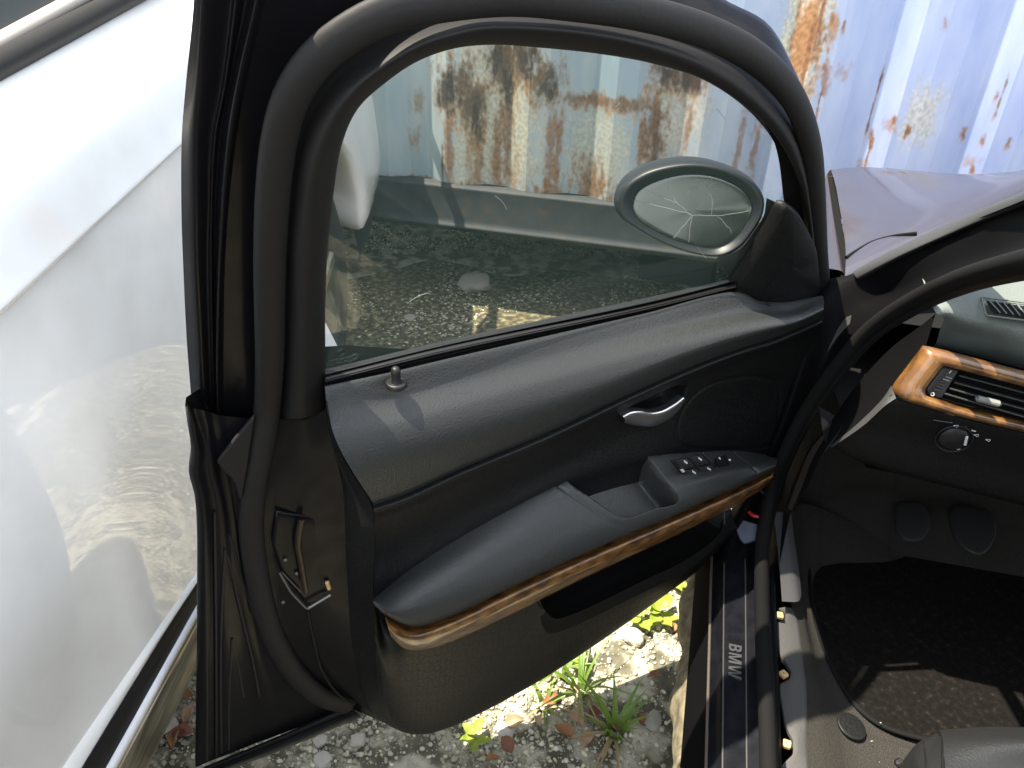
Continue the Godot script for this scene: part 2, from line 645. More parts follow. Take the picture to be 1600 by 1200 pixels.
func tuft(x: float, z: float, n: int, L: float, label: String, wide := 0.008) -> void:
	var t := thing("grass_tuft", label, "grass", "grass tufts in the gap beside the sill", Transform3D(Basis(), Vector3(x, 0, z)))
	for i in n:
		var a := TAU * i / n + rng.randf_range(-0.5, 0.5)
		obj("blade", blade(Vector3(cos(a), 0, sin(a)) * 0.012, Vector3(cos(a), 0, sin(a)), L * rng.randf_range(0.55, 1.1), wide * rng.randf_range(0.7, 1.2), rng.randf_range(0.35, 1.0)), M.grass, t)
	for i in n / 2:
		var a := rng.randf() * TAU
		obj("dry_blade", blade(Vector3(cos(a), 0, sin(a)) * 0.01, Vector3(cos(a), 0, sin(a)), L * 0.5, wide * 0.7, 1.3), M.straw, t)

func weed(x: float, z: float, n: int, L: float, label: String) -> void:
	var t := thing("weed", label, "weed", "young weeds in the gravel", Transform3D(Basis(), Vector3(x, 0, z)))
	obj("stem", tube(V([0, 0, 0, 0.003, L * 0.3, 0, 0, L * 0.6, 0.002]), 0.0015, 0.0015, Vector3.RIGHT, 8, 6), M.grass, t)
	for i in n:
		var a := TAU * i / n + rng.randf_range(-0.3, 0.3)
		var b := Basis(Vector3.UP, -a) * Basis(Vector3(0, 0, 1), rng.randf_range(0.05, 0.5))
		obj("leaf", leaf_mesh(L, L * 0.55, 0.35, i + 5), M.weed, t, Transform3D(b, Vector3(cos(a) * L * 0.5, L * 0.25 + 0.006 * i, sin(a) * L * 0.5)))

func plants() -> void:
	var tufts := [[-0.065, 0.0, -1.088, 0.018, 0.0, -1.011, -0.130, 0.0, -1.040, -0.119, 0.0, -1.123, 0.025, 0.0, -1.237]]
	var q := V(tufts[0])
	tuft(q[0].x, q[0].z, 14, 0.17, "largest grass tuft with dry straw at its base, below the open door")
	tuft(q[1].x, q[1].z, 11, 0.15, "broad bladed grass tuft nearest the viewer, in the shade by the sill", 0.012)
	tuft(q[2].x, q[2].z, 7, 0.10, "thin grass tuft left of the largest tuft, below the door trim")
	tuft(q[3].x, q[3].z, 7, 0.10, "short grass tuft close under the door edge, behind the largest tuft")
	var w := V([[0.081, 0.0, -1.325, 0.039, 0.0, -1.304, -0.247, 0.0, -0.929, 0.121, 0.0, -1.383, -0.075, 0.0, -1.150, 0.105, 0.0, -1.440, -0.362, 0.0, -0.872]][0])
	weed(w[0].x, w[0].z, 6, 0.05, "yellow green weed with the roundest leaves, close to the sill")
	weed(w[1].x, w[1].z, 5, 0.045, "yellow green weed half under the door edge, left of the rounder one")
	weed(w[2].x, w[2].z, 5, 0.035, "tiny pale weed near the bottom of the photo, under the rear of the door trim")
	weed(w[4].x, w[4].z, 6, 0.03, "small yellow green weed behind the largest grass tuft, near the door edge")
	weed(w[5].x, w[5].z, 5, 0.04, "yellow green weed farthest from the viewer, where the door meets the sill")
	var tones := [M.leaf_dry, M.leaf_pale, M.leaf_red]
	var lv := V([[-0.848, 0.0, -0.881, -0.813, 0.0, -0.844, -0.805, 0.0, -0.803, -0.810, 0.0, -0.787, -0.180, 0.0, -0.982, -0.183, 0.0, -0.934, -0.119, 0.0, -1.051, -0.061, 0.0, -1.020, -0.025, 0.0, -1.044, -0.081, 0.0, -0.986, -0.035, 0.0, -0.983, 0.023, 0.0, -1.026, 0.111, 0.0, -1.304, 0.130, 0.0, -1.282, 0.065, 0.0, -1.052, -0.203, 0.0, -0.899, -0.136, 0.0, -1.001, 0.081, 0.0, -1.165]][0])
	var words := ["orange brown fallen leaf standing up in the gap left of the door", "orange fallen leaf below the upright one, left of the door", "pale brown fallen leaf at the foot of the truck's tube", "grey brown fallen leaf beside the pale one, left of the door",
		"pale curled fallen leaf lying on an orange one, below the door trim", "bright orange fallen leaf below the pale curled one", "brown fallen leaf left of the largest grass tuft", "reddish fallen leaf at the root of the largest grass tuft", "tan fallen leaf right of the largest grass tuft's root",
		"dark red fallen leaf below the largest grass tuft", "pale pink fallen leaf between the two big tufts", "tan fallen leaf beside the broad bladed tuft", "small brown fallen leaf by the muddy sill, under the weeds", "reddish fallen leaf against the muddy sill", "brown fallen leaf in the shade near the sill", "tan fallen leaf at the bottom edge of the photo", "small red fallen leaf left of the tufts", "dark fallen leaf in the shade beside the sill"]
	for i in lv.size():
		fallen(lv[i].x, lv[i].z, 0.045 if i < 12 else 0.03, i * 1.7, tones[i % 3], words[i], 0.4 + 0.1 * (i % 5))
	var sv := V([[-0.844, 0.0, -0.814, -0.468, 0.0, -0.874, -0.518, 0.0, -0.820, -0.540, 0.0, -0.855, -0.193, 0.0, -0.965, -0.164, 0.0, -1.206, 0.030, 0.0, -1.256, -0.079, 0.0, -1.175, 0.090, 0.0, -1.058, -0.745, 0.0, -2.787, -0.913, 0.0, -2.478]][0])
	var sw := ["white stone between the truck tube and the door", "pale stone below the rear door corner", "flat pale stone at the bottom edge, under the rear door corner", "small white stone left under the door's bottom flange", "white rounded stone beside the orange leaf", "flat white stone just under the door edge", "large flat white stone under the front of the door", "pale stone behind the largest tuft", "grey stone in the shade near the sill", "large pale stone lying behind the window glass", "small pale stone seen through the window near the truck wheel"]
	var ss := [0.045, 0.035, 0.04, 0.03, 0.045, 0.045, 0.06, 0.04, 0.04, 0.14, 0.05]
	for i in sv.size():
		slab(sv[i].x, sv[i].z, ss[i], 300 + i, 0.42 if i < 8 else 0.3, sw[i])

# ------------------------------------------------------------------ container
const CZ := -2.68

func container() -> void:
	var c := thing("shipping_container", "pale blue rusty corrugated shipping container behind the open door", "container", "", Transform3D(Basis(), Vector3(0, 0, CZ)))
	# trapezoid corrugation, one period 0.278 m
	var xs := []
	var P := 0.278
	var x0 := 0.352 - P * 9
	for k in 22:
		var b := x0 + k * P
		xs.append_array([[b, 0.0], [b + 0.072, -0.025], [b + 0.142, -0.025], [b + 0.214, 0.0]])
	var bot := PackedVector3Array()
	var top := PackedVector3Array()
	for q in xs:
		bot.append(Vector3(q[0], 0.452, q[1]))
		top.append(Vector3(q[0], 2.62, q[1]))
	var st := SurfaceTool.new()
	st.begin(Mesh.PRIMITIVE_TRIANGLES)
	st.set_smooth_group(-1)
	for i in bot.size() - 1:
		var nrm := (bot[i + 1] - bot[i]).cross(Vector3.UP)
		for w in [[bot[i], 0], [top[i], 0], [bot[i + 1], 0], [bot[i + 1], 0], [top[i], 0], [top[i + 1], 0]]:
			var p: Vector3 = w[0]
			st.set_uv(Vector2((p.x + 1.3) / 2.6, (1.5 - p.y) / 1.2))
			st.add_vertex(p)
	st.generate_normals()
	var wm := mat("container_paint", Color.WHITE, 0.6)
	wm.albedo_texture = rust_picture()
	wm.texture_repeat = false
	bump(wm, wm.albedo_texture, 0.12)
	obj("corrugated_wall", st.commit(), wm, c)
	var rail := loft([V([-3, 0.455, -0.03, 3, 0.455, -0.03]), V([-3, 0.45, 0.012, 3, 0.45, 0.012]), V([-3, 0.44, 0.02, 3, 0.44, 0.02]), V([-3, 0.33, 0.02, 3, 0.33, 0.02]), V([-3, 0.322, 0.05, 3, 0.322, 0.05]), V([-3, 0.30, 0.05, 3, 0.30, 0.05]), V([-3, 0.295, -0.2, 3, 0.295, -0.2])], 2, 1, Vector3(0, 0, 1), null, true)
	var rt := noise_tex(FastNoiseLite.TYPE_SIMPLEX_SMOOTH, 0.02, 512, 91, 6, [[0.0, lin(0.014, 0.019, 0.022)], [0.6, lin(0.022, 0.028, 0.031)], [0.75, lin(0.034, 0.028, 0.022)], [1.0, lin(0.055, 0.04, 0.03)]])
	var rm := mat("rail_paint", Color.WHITE, 0.7)
	rm.albedo_texture = rt
	tri(rm, 1.5)
	obj("bottom_rail", rail, rm, c)
	obj("floor_underside", loft([V([-3, 0.31, -0.04, 3, 0.31, -0.04]), V([-3, 0.31, -2.4, 3, 0.31, -2.4])], 2, 1, Vector3.DOWN, null, true), M.dull, c)
	obj("roof", loft([V([-3, 2.62, 0.0, 3, 2.62, 0.0]), V([-3, 2.62, -2.4, 3, 2.62, -2.4])], 2, 1, Vector3.UP, null, true), rm, c)
	obj("far_wall", loft([V([-3, 2.62, -2.4, 3, 2.62, -2.4]), V([-3, 0.31, -2.4, 3, 0.31, -2.4])], 2, 1, Vector3(0, 0, -1), null, true), rm, c)
	for x in [-2.4, 0.0, 2.4]:
		obj("support_block", bar(Vector3(x, 0.0, -0.5), Vector3(x, 0.305, -0.5), 0.3, 0.3, Vector3.FORWARD, 0.05), M.dull, c)

# paint with rust where this wall has it, in the wall's own metres
func rust_picture() -> ImageTexture:
	var w := 1040
	var h := 480
	var n1 := FastNoiseLite.new(); n1.seed = 101; n1.frequency = 0.010; n1.fractal_octaves = 5
	var n2 := FastNoiseLite.new(); n2.seed = 102; n2.frequency = 0.05; n2.fractal_octaves = 4
	var n3 := FastNoiseLite.new(); n3.seed = 103; n3.frequency = 0.12; n3.fractal_octaves = 3
	var buf := PackedFloat32Array()
	buf.resize(w * h * 3)
	for y in h:
		for x in w:
			var a := n1.get_noise_2d(x * 1.2, y * 0.25)
			var b := n2.get_noise_2d(x, y * 0.3)
			var k := clampf(0.5 + a * 0.9 + b * 0.25, 0, 1)
			var i := (y * w + x) * 3
			var wx := x * 2.6 / w - 1.3
			var blue := clampf((wx + 0.3) * 1.2, 0.0, 1.0)
			buf[i] = lerpf(lerpf(0.27, 0.29, blue), lerpf(0.42, 0.44, blue), k)
			buf[i + 1] = lerpf(lerpf(0.36, 0.36, blue), lerpf(0.48, 0.50, blue), k)
			buf[i + 2] = lerpf(lerpf(0.40, 0.60, blue), lerpf(0.47, 0.69, blue), k)
	# [x, y, half width, half height, red, green, blue, strength, raggedness]
	var spots := rust_list()
	for s in spots:
		var X0 := clampi(int((s[0] - s[2] * 1.9 + 1.3) / 2.6 * w), 0, w - 1)
		var X1 := clampi(int((s[0] + s[2] * 1.9 + 1.3) / 2.6 * w), 0, w - 1)
		var Y0 := clampi(int((1.5 - s[1] - s[3] * 1.9) / 1.2 * h), 0, h - 1)
		var Y1 := clampi(int((1.5 - s[1] + s[3] * 1.9) / 1.2 * h), 0, h - 1)
		var hs: float = 0.35 + 0.5 * s[8]
		for y in range(Y0, Y1 + 1):
			var wy := 1.5 - y * 1.2 / h
			for x in range(X0, X1 + 1):
				var wx := x * 2.6 / w - 1.3
				var dx: float = (wx - s[0]) / s[2]
				var dy: float = (wy - s[1]) / s[3]
				var d := maxf(absf(dx), absf(dy)) * 0.5 + sqrt(dx * dx + dy * dy) * 0.5
				var v: float = d + (n2.get_noise_2d(x * 1.5, y * 0.5) * 1.1 + n3.get_noise_2d(x, y * 0.7) * 0.6) * s[8]
				var k: float = (1.0 - smoothstep(1.0 - hs * 1.1, 1.0 + hs * 0.5, v)) * s[7]
				if k > 0.003:
					var i := (y * w + x) * 3
					var t: float = 1.0 + 0.5 * n3.get_noise_2d(x * 1.3 + 50, y)
					buf[i] = lerpf(buf[i], s[4] * t, k)
					buf[i + 1] = lerpf(buf[i + 1], s[5] * t, k)
					buf[i + 2] = lerpf(buf[i + 2], s[6] * t, k)
	var bytes := PackedByteArray()
	bytes.resize(w * h * 3)
	for i in buf.size():
		bytes[i] = int(clampf(pow(maxf(buf[i], 0.0), 1.0 / 2.2), 0, 1) * 255.0)
	return ImageTexture.create_from_image(Image.create_from_data(w, h, false, Image.FORMAT_RGB8, bytes))

func rust_list() -> Array:
	var cream := [0.52, 0.49, 0.36]
	var rust := [0.20, 0.085, 0.035]
	var orange := [0.34, 0.17, 0.07]
	var dark := [0.035, 0.026, 0.022]
	var L := []
	var put := func(pts: Array, hw: float, hh: float, c: Array, k: float, rag: float) -> void:
		for i in range(0, pts.size(), 3):
			if c[0] < 0.25:
				L.append([pts[i], pts[i + 1] - hh * 0.25, hw * 1.35, hh * 1.45, 0.40, 0.25, 0.12, k * 0.5, rag])
			L.append([pts[i], pts[i + 1], hw, hh, c[0], c[1], c[2], k, rag])
	# broad cream patch with rusty edges behind the rear half of the window
	put.call([-0.666, 0.701, -2.680], 0.16, 0.34, cream, 0.85, 0.35)
	put.call([-0.314, 0.609, -2.680], 0.12, 0.16, cream, 0.55, 0.3)
	put.call([-0.081, 0.776, -2.680], 0.10, 0.22, cream, 0.6, 0.4)
	put.call([0.631, 0.823, -2.680], 0.06, 0.10, [0.50, 0.47, 0.40], 0.7, 0.5)
	put.call([0.255, 1.007, -2.680], 0.075, 0.30, cream, 0.9, 0.3)
	put.call([0.265, 1.043, -2.680, 0.250, 0.989, -2.680, 0.252, 0.918, -2.680], 0.03, 0.14, orange, 0.85, 0.45)
	put.call([0.287, 1.044, -2.680, 0.277, 0.965, -2.680], 0.008, 0.14, [0.20, 0.07, 0.03], 0.8, 0.5)
	put.call([0.339, 0.898, -2.680, 0.299, 1.010, -2.680], 0.012, 0.06, rust, 0.7, 0.9)
	put.call([-0.719, 0.589, -2.680, -0.653, 0.585, -2.680, -0.820, 0.601, -2.680, -0.621, 0.663, -2.680, -0.468, 0.615, -2.680], 0.018, 0.16, rust, 0.7, 0.7)
	put.call([-0.742, 0.542, -2.680, -0.662, 0.484, -2.680, -0.594, 0.468, -2.680], 0.02, 0.12, orange, 0.55, 0.6)
	put.call([-0.447, 0.617, -2.680, -0.175, 0.645, -2.680], 0.012, 0.14, rust, 0.75, 0.7)
	put.call([-0.394, 0.771, -2.680, -0.312, 0.774, -2.680, -0.220, 0.773, -2.680], 0.07, 0.022, [0.15, 0.075, 0.04], 0.8, 0.8)
	put.call([-0.149, 0.719, -2.680, -0.129, 0.639, -2.680], 0.026, 0.12, [0.11, 0.05, 0.03], 0.85, 0.7)
	put.call([-0.036, 0.740, -2.680, 0.130, 0.635, -2.680, 0.180, 0.681, -2.680], 0.012, 0.14, rust, 0.6, 0.8)
	put.call([-0.344, 0.530, -2.680, -0.318, 0.477, -2.680, -0.271, 0.438, -2.680, -0.459, 0.461, -2.680, -0.514, 0.427, -2.680], 0.045, 0.06, rust, 0.65, 0.9)
	put.call([-0.114, 0.873, -2.680, -0.045, 0.865, -2.680], 0.055, 0.05, [0.05, 0.032, 0.028], 0.95, 0.5)
	put.call([-0.774, 0.794, -2.680, -0.742, 0.725, -2.680, -0.818, 0.770, -2.680, -0.500, 0.817, -2.680, -0.605, 0.848, -2.680, -0.648, 0.873, -2.680, -0.565, 0.890, -2.680], 0.05, 0.07, dark, 0.95, 0.6)
	put.call([-0.727, 0.685, -2.680, -0.625, 0.786, -2.680], 0.022, 0.08, dark, 0.9, 0.5)
	put.call([-0.935, 0.707, -2.680, -0.951, 0.587, -2.680], 0.02, 0.035, [0.22, 0.16, 0.10], 0.6, 0.9)
	put.call([-0.964, 0.445, -2.680, -0.823, 0.443, -2.680, -0.684, 0.435, -2.680, -0.547, 0.423, -2.680, -0.412, 0.416, -2.680, -0.279, 0.409, -2.680], 0.09, 0.014, [0.16, 0.085, 0.045], 0.8, 0.8)
	put.call([-0.845, 0.509, -2.680], 0.005, 0.08, dark, 0.7, 0.8)
	# small chips on the right
	put.call([0.322, 1.060, -2.680, 0.356, 1.052, -2.680, 0.311, 1.011, -2.680, 0.622, 1.075, -2.680, 0.513, 0.745, -2.680, 0.516, 0.725, -2.680, 0.764, 0.779, -2.680, 0.817, 0.894, -2.680, 0.887, 0.773, -2.680, 0.606, 0.773, -2.680, 0.817, 0.679, -2.680, 0.816, 0.765, -2.680, 0.558, 0.797, -2.680], 0.007, 0.016, rust, 0.9, 0.8)
	put.call([0.313, 0.914, -2.680, 0.298, 0.867, -2.680, 0.322, 1.064, -2.680, 0.323, 1.021, -2.680, 0.295, 0.948, -2.680], 0.02, 0.035, orange, 0.55, 1.0)
	put.call([0.495, 0.810, -2.680, 0.496, 0.893, -2.680, 0.516, 0.676, -2.680, 0.337, 0.842, -2.680, 0.826, 0.895, -2.680], 0.003, 0.045, [0.12, 0.06, 0.035], 0.85, 0.8)
	put.call([0.513, 0.651, -2.680, 0.550, 0.792, -2.680, 0.391, 0.920, -2.680, 0.808, 0.697, -2.680], 0.02, 0.022, orange, 0.5, 1.0)
	return L

# ------------------------------------------------------------------ truck
func truck() -> void:
	var t := thing("white_pickup", "white pickup truck parked on the left, with polished step tube", "truck", "", Transform3D(Basis(Vector3(-0.20791, 0.00000, -0.97815), Vector3.UP, Vector3(0.97815, 0.00000, -0.20791)), Vector3(-0.68011, 0.00000, -0.78564)))
	var hint := Vector3(0, 0.2, 1)
	var line := func(a: Array, s0: float, s1: float) -> PackedVector3Array:
		var p := V(a)
		var d := (p[1] - p[0]) / (p[1].x - p[0].x)
		return PackedVector3Array([p[0] + d * (s0 - p[0].x), p[0].lerp(p[1], 0.5), p[0] + d * (s1 - p[0].x)])
	var belt: PackedVector3Array = line.call([0.124, 1.234, -0.130, 0.541, 1.244, -0.130], -2.0, 1.7)
	var crease: PackedVector3Array = line.call([-0.204, 1.095, 0.0, 0.308, 1.096, 0.0], -2.0, 2.2)
	var low: PackedVector3Array = line.call([-0.332, 0.520, -0.034, -0.005, 0.520, 0.023], -2.0, 0.62)
	var up1 := PackedVector3Array()
	var lo1 := PackedVector3Array()
	var lo2 := PackedVector3Array()
	for i in 3:
		up1.append(belt[i].lerp(crease[i], 0.45) + Vector3(0, 0.02, 0.035))
		lo1.append(crease[i] + Vector3(0, -0.022, -0.016))
	obj("shoulder", loft([belt, up1, crease], 40, 8, Vector3(0, 0.6, 0.8)), M.white, t)
	obj("crease_fold", loft([off(crease, Vector3(0, 0.0, 0.0)), off(crease, Vector3(0, -0.005, 0.0005)), lo1], 40, 4, Vector3(0, -0.6, 0.8)), M.white, t)
	var mid := PackedVector3Array()
	for i in 3:
		var q: Vector3 = lo1[i]
		mid.append(Vector3(q.x, 0.80, lo1[i].z * 0.5 + 0.015))
	var lowm := PackedVector3Array()
	for i in 3:
		lowm.append(low[i])
	# lower flank, ends at the wheel arch
	var cut := func(p: PackedVector3Array, s1: float) -> PackedVector3Array:
		var d := (p[2] - p[0]) / (p[2].x - p[0].x)
		return PackedVector3Array([p[0], p[0] + d * ((p[0].x + s1) * 0.5 - p[0].x), p[0] + d * (s1 - p[0].x)])
	obj("door_flank", loft([cut.call(lo1, 0.72), cut.call(mid, 0.70), low], 60, 12, hint), M.white, t)
	# fender over the wheel: from the crease down to the arch and on to the nose
	var wc := Vector3(1.13, 0.36, -0.04)
	var arch := PackedVector3Array([Vector3(0.62, 0.50, 0.01)])
	for k in 11:
		var a := PI * (1.0 - k / 10.0)
		arch.append(wc + Vector3(cos(a) * 0.44, 0.05 + sin(a) * 0.40, 0.045))
	arch.append_array(PackedVector3Array([Vector3(1.8, 0.415, 0.0), Vector3(2.05, 0.40, -0.02), Vector3(2.25, 0.39, -0.05)]))
	var ftop := PackedVector3Array()
	for k in 13:
		var s := 0.72 + k / 12.0 * 1.55
		ftop.append(Vector3(s, lerpf(1.068, 1.0, k / 12.0), lerpf(-0.022, -0.06, k / 12.0)))
	var fmid := PackedVector3Array()
	var fa := rs(arch, 13)
	for k in 13:
		fmid.append(Vector3(lerpf(ftop[k].x, fa[k].x, 0.35), 0.83, ftop[k].z * 0.5 + 0.012))
	obj("front_fender", loft([ftop, fmid, arch, off(arch, Vector3(0, 0.02, -0.10))], 60, 6, hint), M.white, t)
	obj("nose", loft([V([2.27, 1.0, -0.06, 2.33, 0.98, -0.2, 2.36, 0.98, -1.7]), V([2.28, 0.7, -0.03, 2.36, 0.7, -0.2, 2.40, 0.7, -1.7]), V([2.25, 0.39, -0.05, 2.32, 0.4, -0.2, 2.38, 0.4, -1.7])], 24, 4, Vector3(1, 0, 0.3)), M.white, t)
	obj("bumper", loft([V([1.58, 0.41, -0.03, 2.05, 0.395, -0.04, 2.24, 0.385, -0.07, 2.36, 0.39, -0.3, 2.4, 0.39, -1.7]), V([1.60, 0.30, -0.02, 2.05, 0.29, -0.03, 2.24, 0.28, -0.06, 2.36, 0.28, -0.3, 2.4, 0.28, -1.7]), V([1.62, 0.18, -0.06, 2.05, 0.18, -0.07, 2.2, 0.18, -0.1, 2.32, 0.18, -0.3, 2.36, 0.18, -1.7])], 40, 4, Vector3(0.5, 0, 1)), M.black, t)
	obj("hood", loft([V([0.62, 1.19, -0.13, 1.4, 1.14, -0.14, 2.27, 1.04, -0.15]), V([0.62, 1.24, -0.9, 1.4, 1.2, -0.9, 2.34, 1.08, -0.9]), V([0.62, 1.19, -1.7, 1.4, 1.14, -1.7, 2.30, 1.04, -1.7])], 14, 4, Vector3.UP), M.white, t)
	obj("fender_top", loft([V([0.60, 1.19, -0.13, 1.4, 1.14, -0.14, 2.27, 1.04, -0.15]), V([0.66, 1.12, -0.04, 1.4, 1.08, -0.05, 2.27, 1.02, -0.09]), V([0.72, 1.068, -0.022, 1.45, 1.035, -0.04, 2.27, 1.0, -0.06])], 24, 5, Vector3(0, 0.6, 0.6)), M.white, t)
	var well := arch.slice(1, 12)
	obj("wheel_well", loft([off(well, Vector3(0, 0.015, -0.02)), off(well, Vector3(0, 0.015, -0.4))], 30, 1, Vector3.DOWN), M.dull, t)
	obj("wheel_well_back", pad(off(well, Vector3(0, 0, -0.38)), Vector3(0, 0, 1), 0, 0.0, 30), M.dull, t)
	# wheel
	var g := []
	for q in [[0.20, -0.05], [0.235, 0.0], [0.30, 0.015], [0.345, 0.0], [0.365, -0.03], [0.365, -0.2], [0.3, -0.24]]:
		var row := PackedVector3Array()
		for k in 49:
			var a := TAU * k / 48
			row.append(wc + Vector3(cos(a) * q[0], sin(a) * q[0], q[1]))
		g.append(row)
	var wheel := obj("wheel", grid(g, Vector3(0, 0, 1), true), M.tyre, t)
	g = []
	for q in [[0.232, 0.002], [0.222, 0.008], [0.205, -0.01], [0.19, -0.09], [0.0, -0.1]]:
		var row := PackedVector3Array()
		for k in 49:
			var a := TAU * k / 48
			row.append(wc + Vector3(cos(a) * q[0], sin(a) * q[0], q[1]))
		g.append(row)
	obj("rim", grid(g, Vector3(0, 0, 1), true), M.dark_steel, wheel)
	for k in 6:
		var a := TAU * k / 6 + 0.3
		var d := Vector3(cos(a), sin(a), 0)
		obj("spoke", bar(wc + d * 0.03 + Vector3(0, 0, -0.02), wc + d * 0.215 + Vector3(0, 0, -0.01), 0.05, 0.03, Vector3(0, 0, 1), 0.3), M.rim, wheel)
	# belt strips and glass
	var strip1: PackedVector3Array = line.call([0.125, 1.241, -0.128, 0.490, 1.253, -0.128], -2.0, 0.75)
	obj("belt_weatherstrip", tube(strip1, 0.016, 0.018, Vector3(0, 0, 1), 20, 12), M.rubber, t)
	var strip2: PackedVector3Array = line.call([0.174, 1.255, -0.150, 0.389, 1.268, -0.150], -2.0, 0.72)
	obj("belt_chrome_strip", tube(strip2, 0.011, 0.012, Vector3(0, 0, 1), 20, 10), mat("dusty_metal", lin(0.42, 0.38, 0.33), 0.5, 0.4), t)
	obj("side_window", loft([off(strip2, Vector3(0, 0.005, -0.012)), off(strip2, Vector3(0, 0.45, -0.22))], 4, 1, Vector3(0, 0.4, 1)), M.dark_steel, t)
	obj("cab_roof", loft([off(strip2, Vector3(0, 0.45, -0.22)), off(strip2, Vector3(0, 0.5, -0.5)), off(strip2, Vector3(0, 0.5, -1.4))], 4, 1, Vector3.UP), M.white, t)
	# sill: fold, black band, bright strip and tarnished tube
	var l0: PackedVector3Array = line.call([-0.332, 0.520, -0.034, -0.005, 0.520, 0.023], -2.0, 0.45)
	var l1: PackedVector3Array = line.call([-0.323, 0.500, -0.022, -0.004, 0.500, 0.017], -2.0, 0.45)
	var l2: PackedVector3Array = line.call([-0.296, 0.455, -0.010, -0.027, 0.455, 0.015], -2.0, 0.45)
	var l3: PackedVector3Array = line.call([-0.292, 0.450, -0.003, -0.040, 0.450, 0.020], -2.0, 0.45)
	var l4: PackedVector3Array = line.call([-0.262, 0.400, 0.0, -0.044, 0.400, 0.013], -2.0, 0.45)
	var l5: PackedVector3Array = line.call([-0.238, 0.360, -0.002, -0.060, 0.360, 0.012], -2.0, 0.45)
	obj("lower_fold", loft([l0, off(l0, Vector3(0, -0.008, 0.006)), l1], 20, 3, hint), M.white, t)
	obj("black_band", loft([off(l1, Vector3(0, 0.002, 0.002)), off(l1, Vector3(0, -0.012, 0.006)), l2], 20, 4, hint), M.rubber, t)
	obj("bright_strip", tube(l2, 0.007, 0.007, Vector3(0, 1, 0), 20, 10), mat("white_strip", lin(0.75, 0.75, 0.78), 0.3), t)
	obj("step_tube", loft([off(l3, Vector3(0, -0.004, -0.004)), off(l3, Vector3(0, -0.002, 0.004)), l4, l5, off(l5, Vector3(0, -0.03, -0.03)), off(l5, Vector3(0, -0.01, -0.08))], 60, 6, hint), M.tarnish, t)
	obj("underbody", loft([V([-2.0, 0.38, -0.10, 0.95, 0.38, -0.10]), V([-2.0, 0.30, -1.5, 2.0, 0.30, -1.5])], 4, 1, Vector3.DOWN), M.dull, t)

# ------------------------------------------------------------------ sedan
func sedan() -> void:
	var car := thing("dark_blue_sedan", "wrecked dark blue sedan with its front door wide open", "car")
	door(car)
	body(car)
	cabin(car)

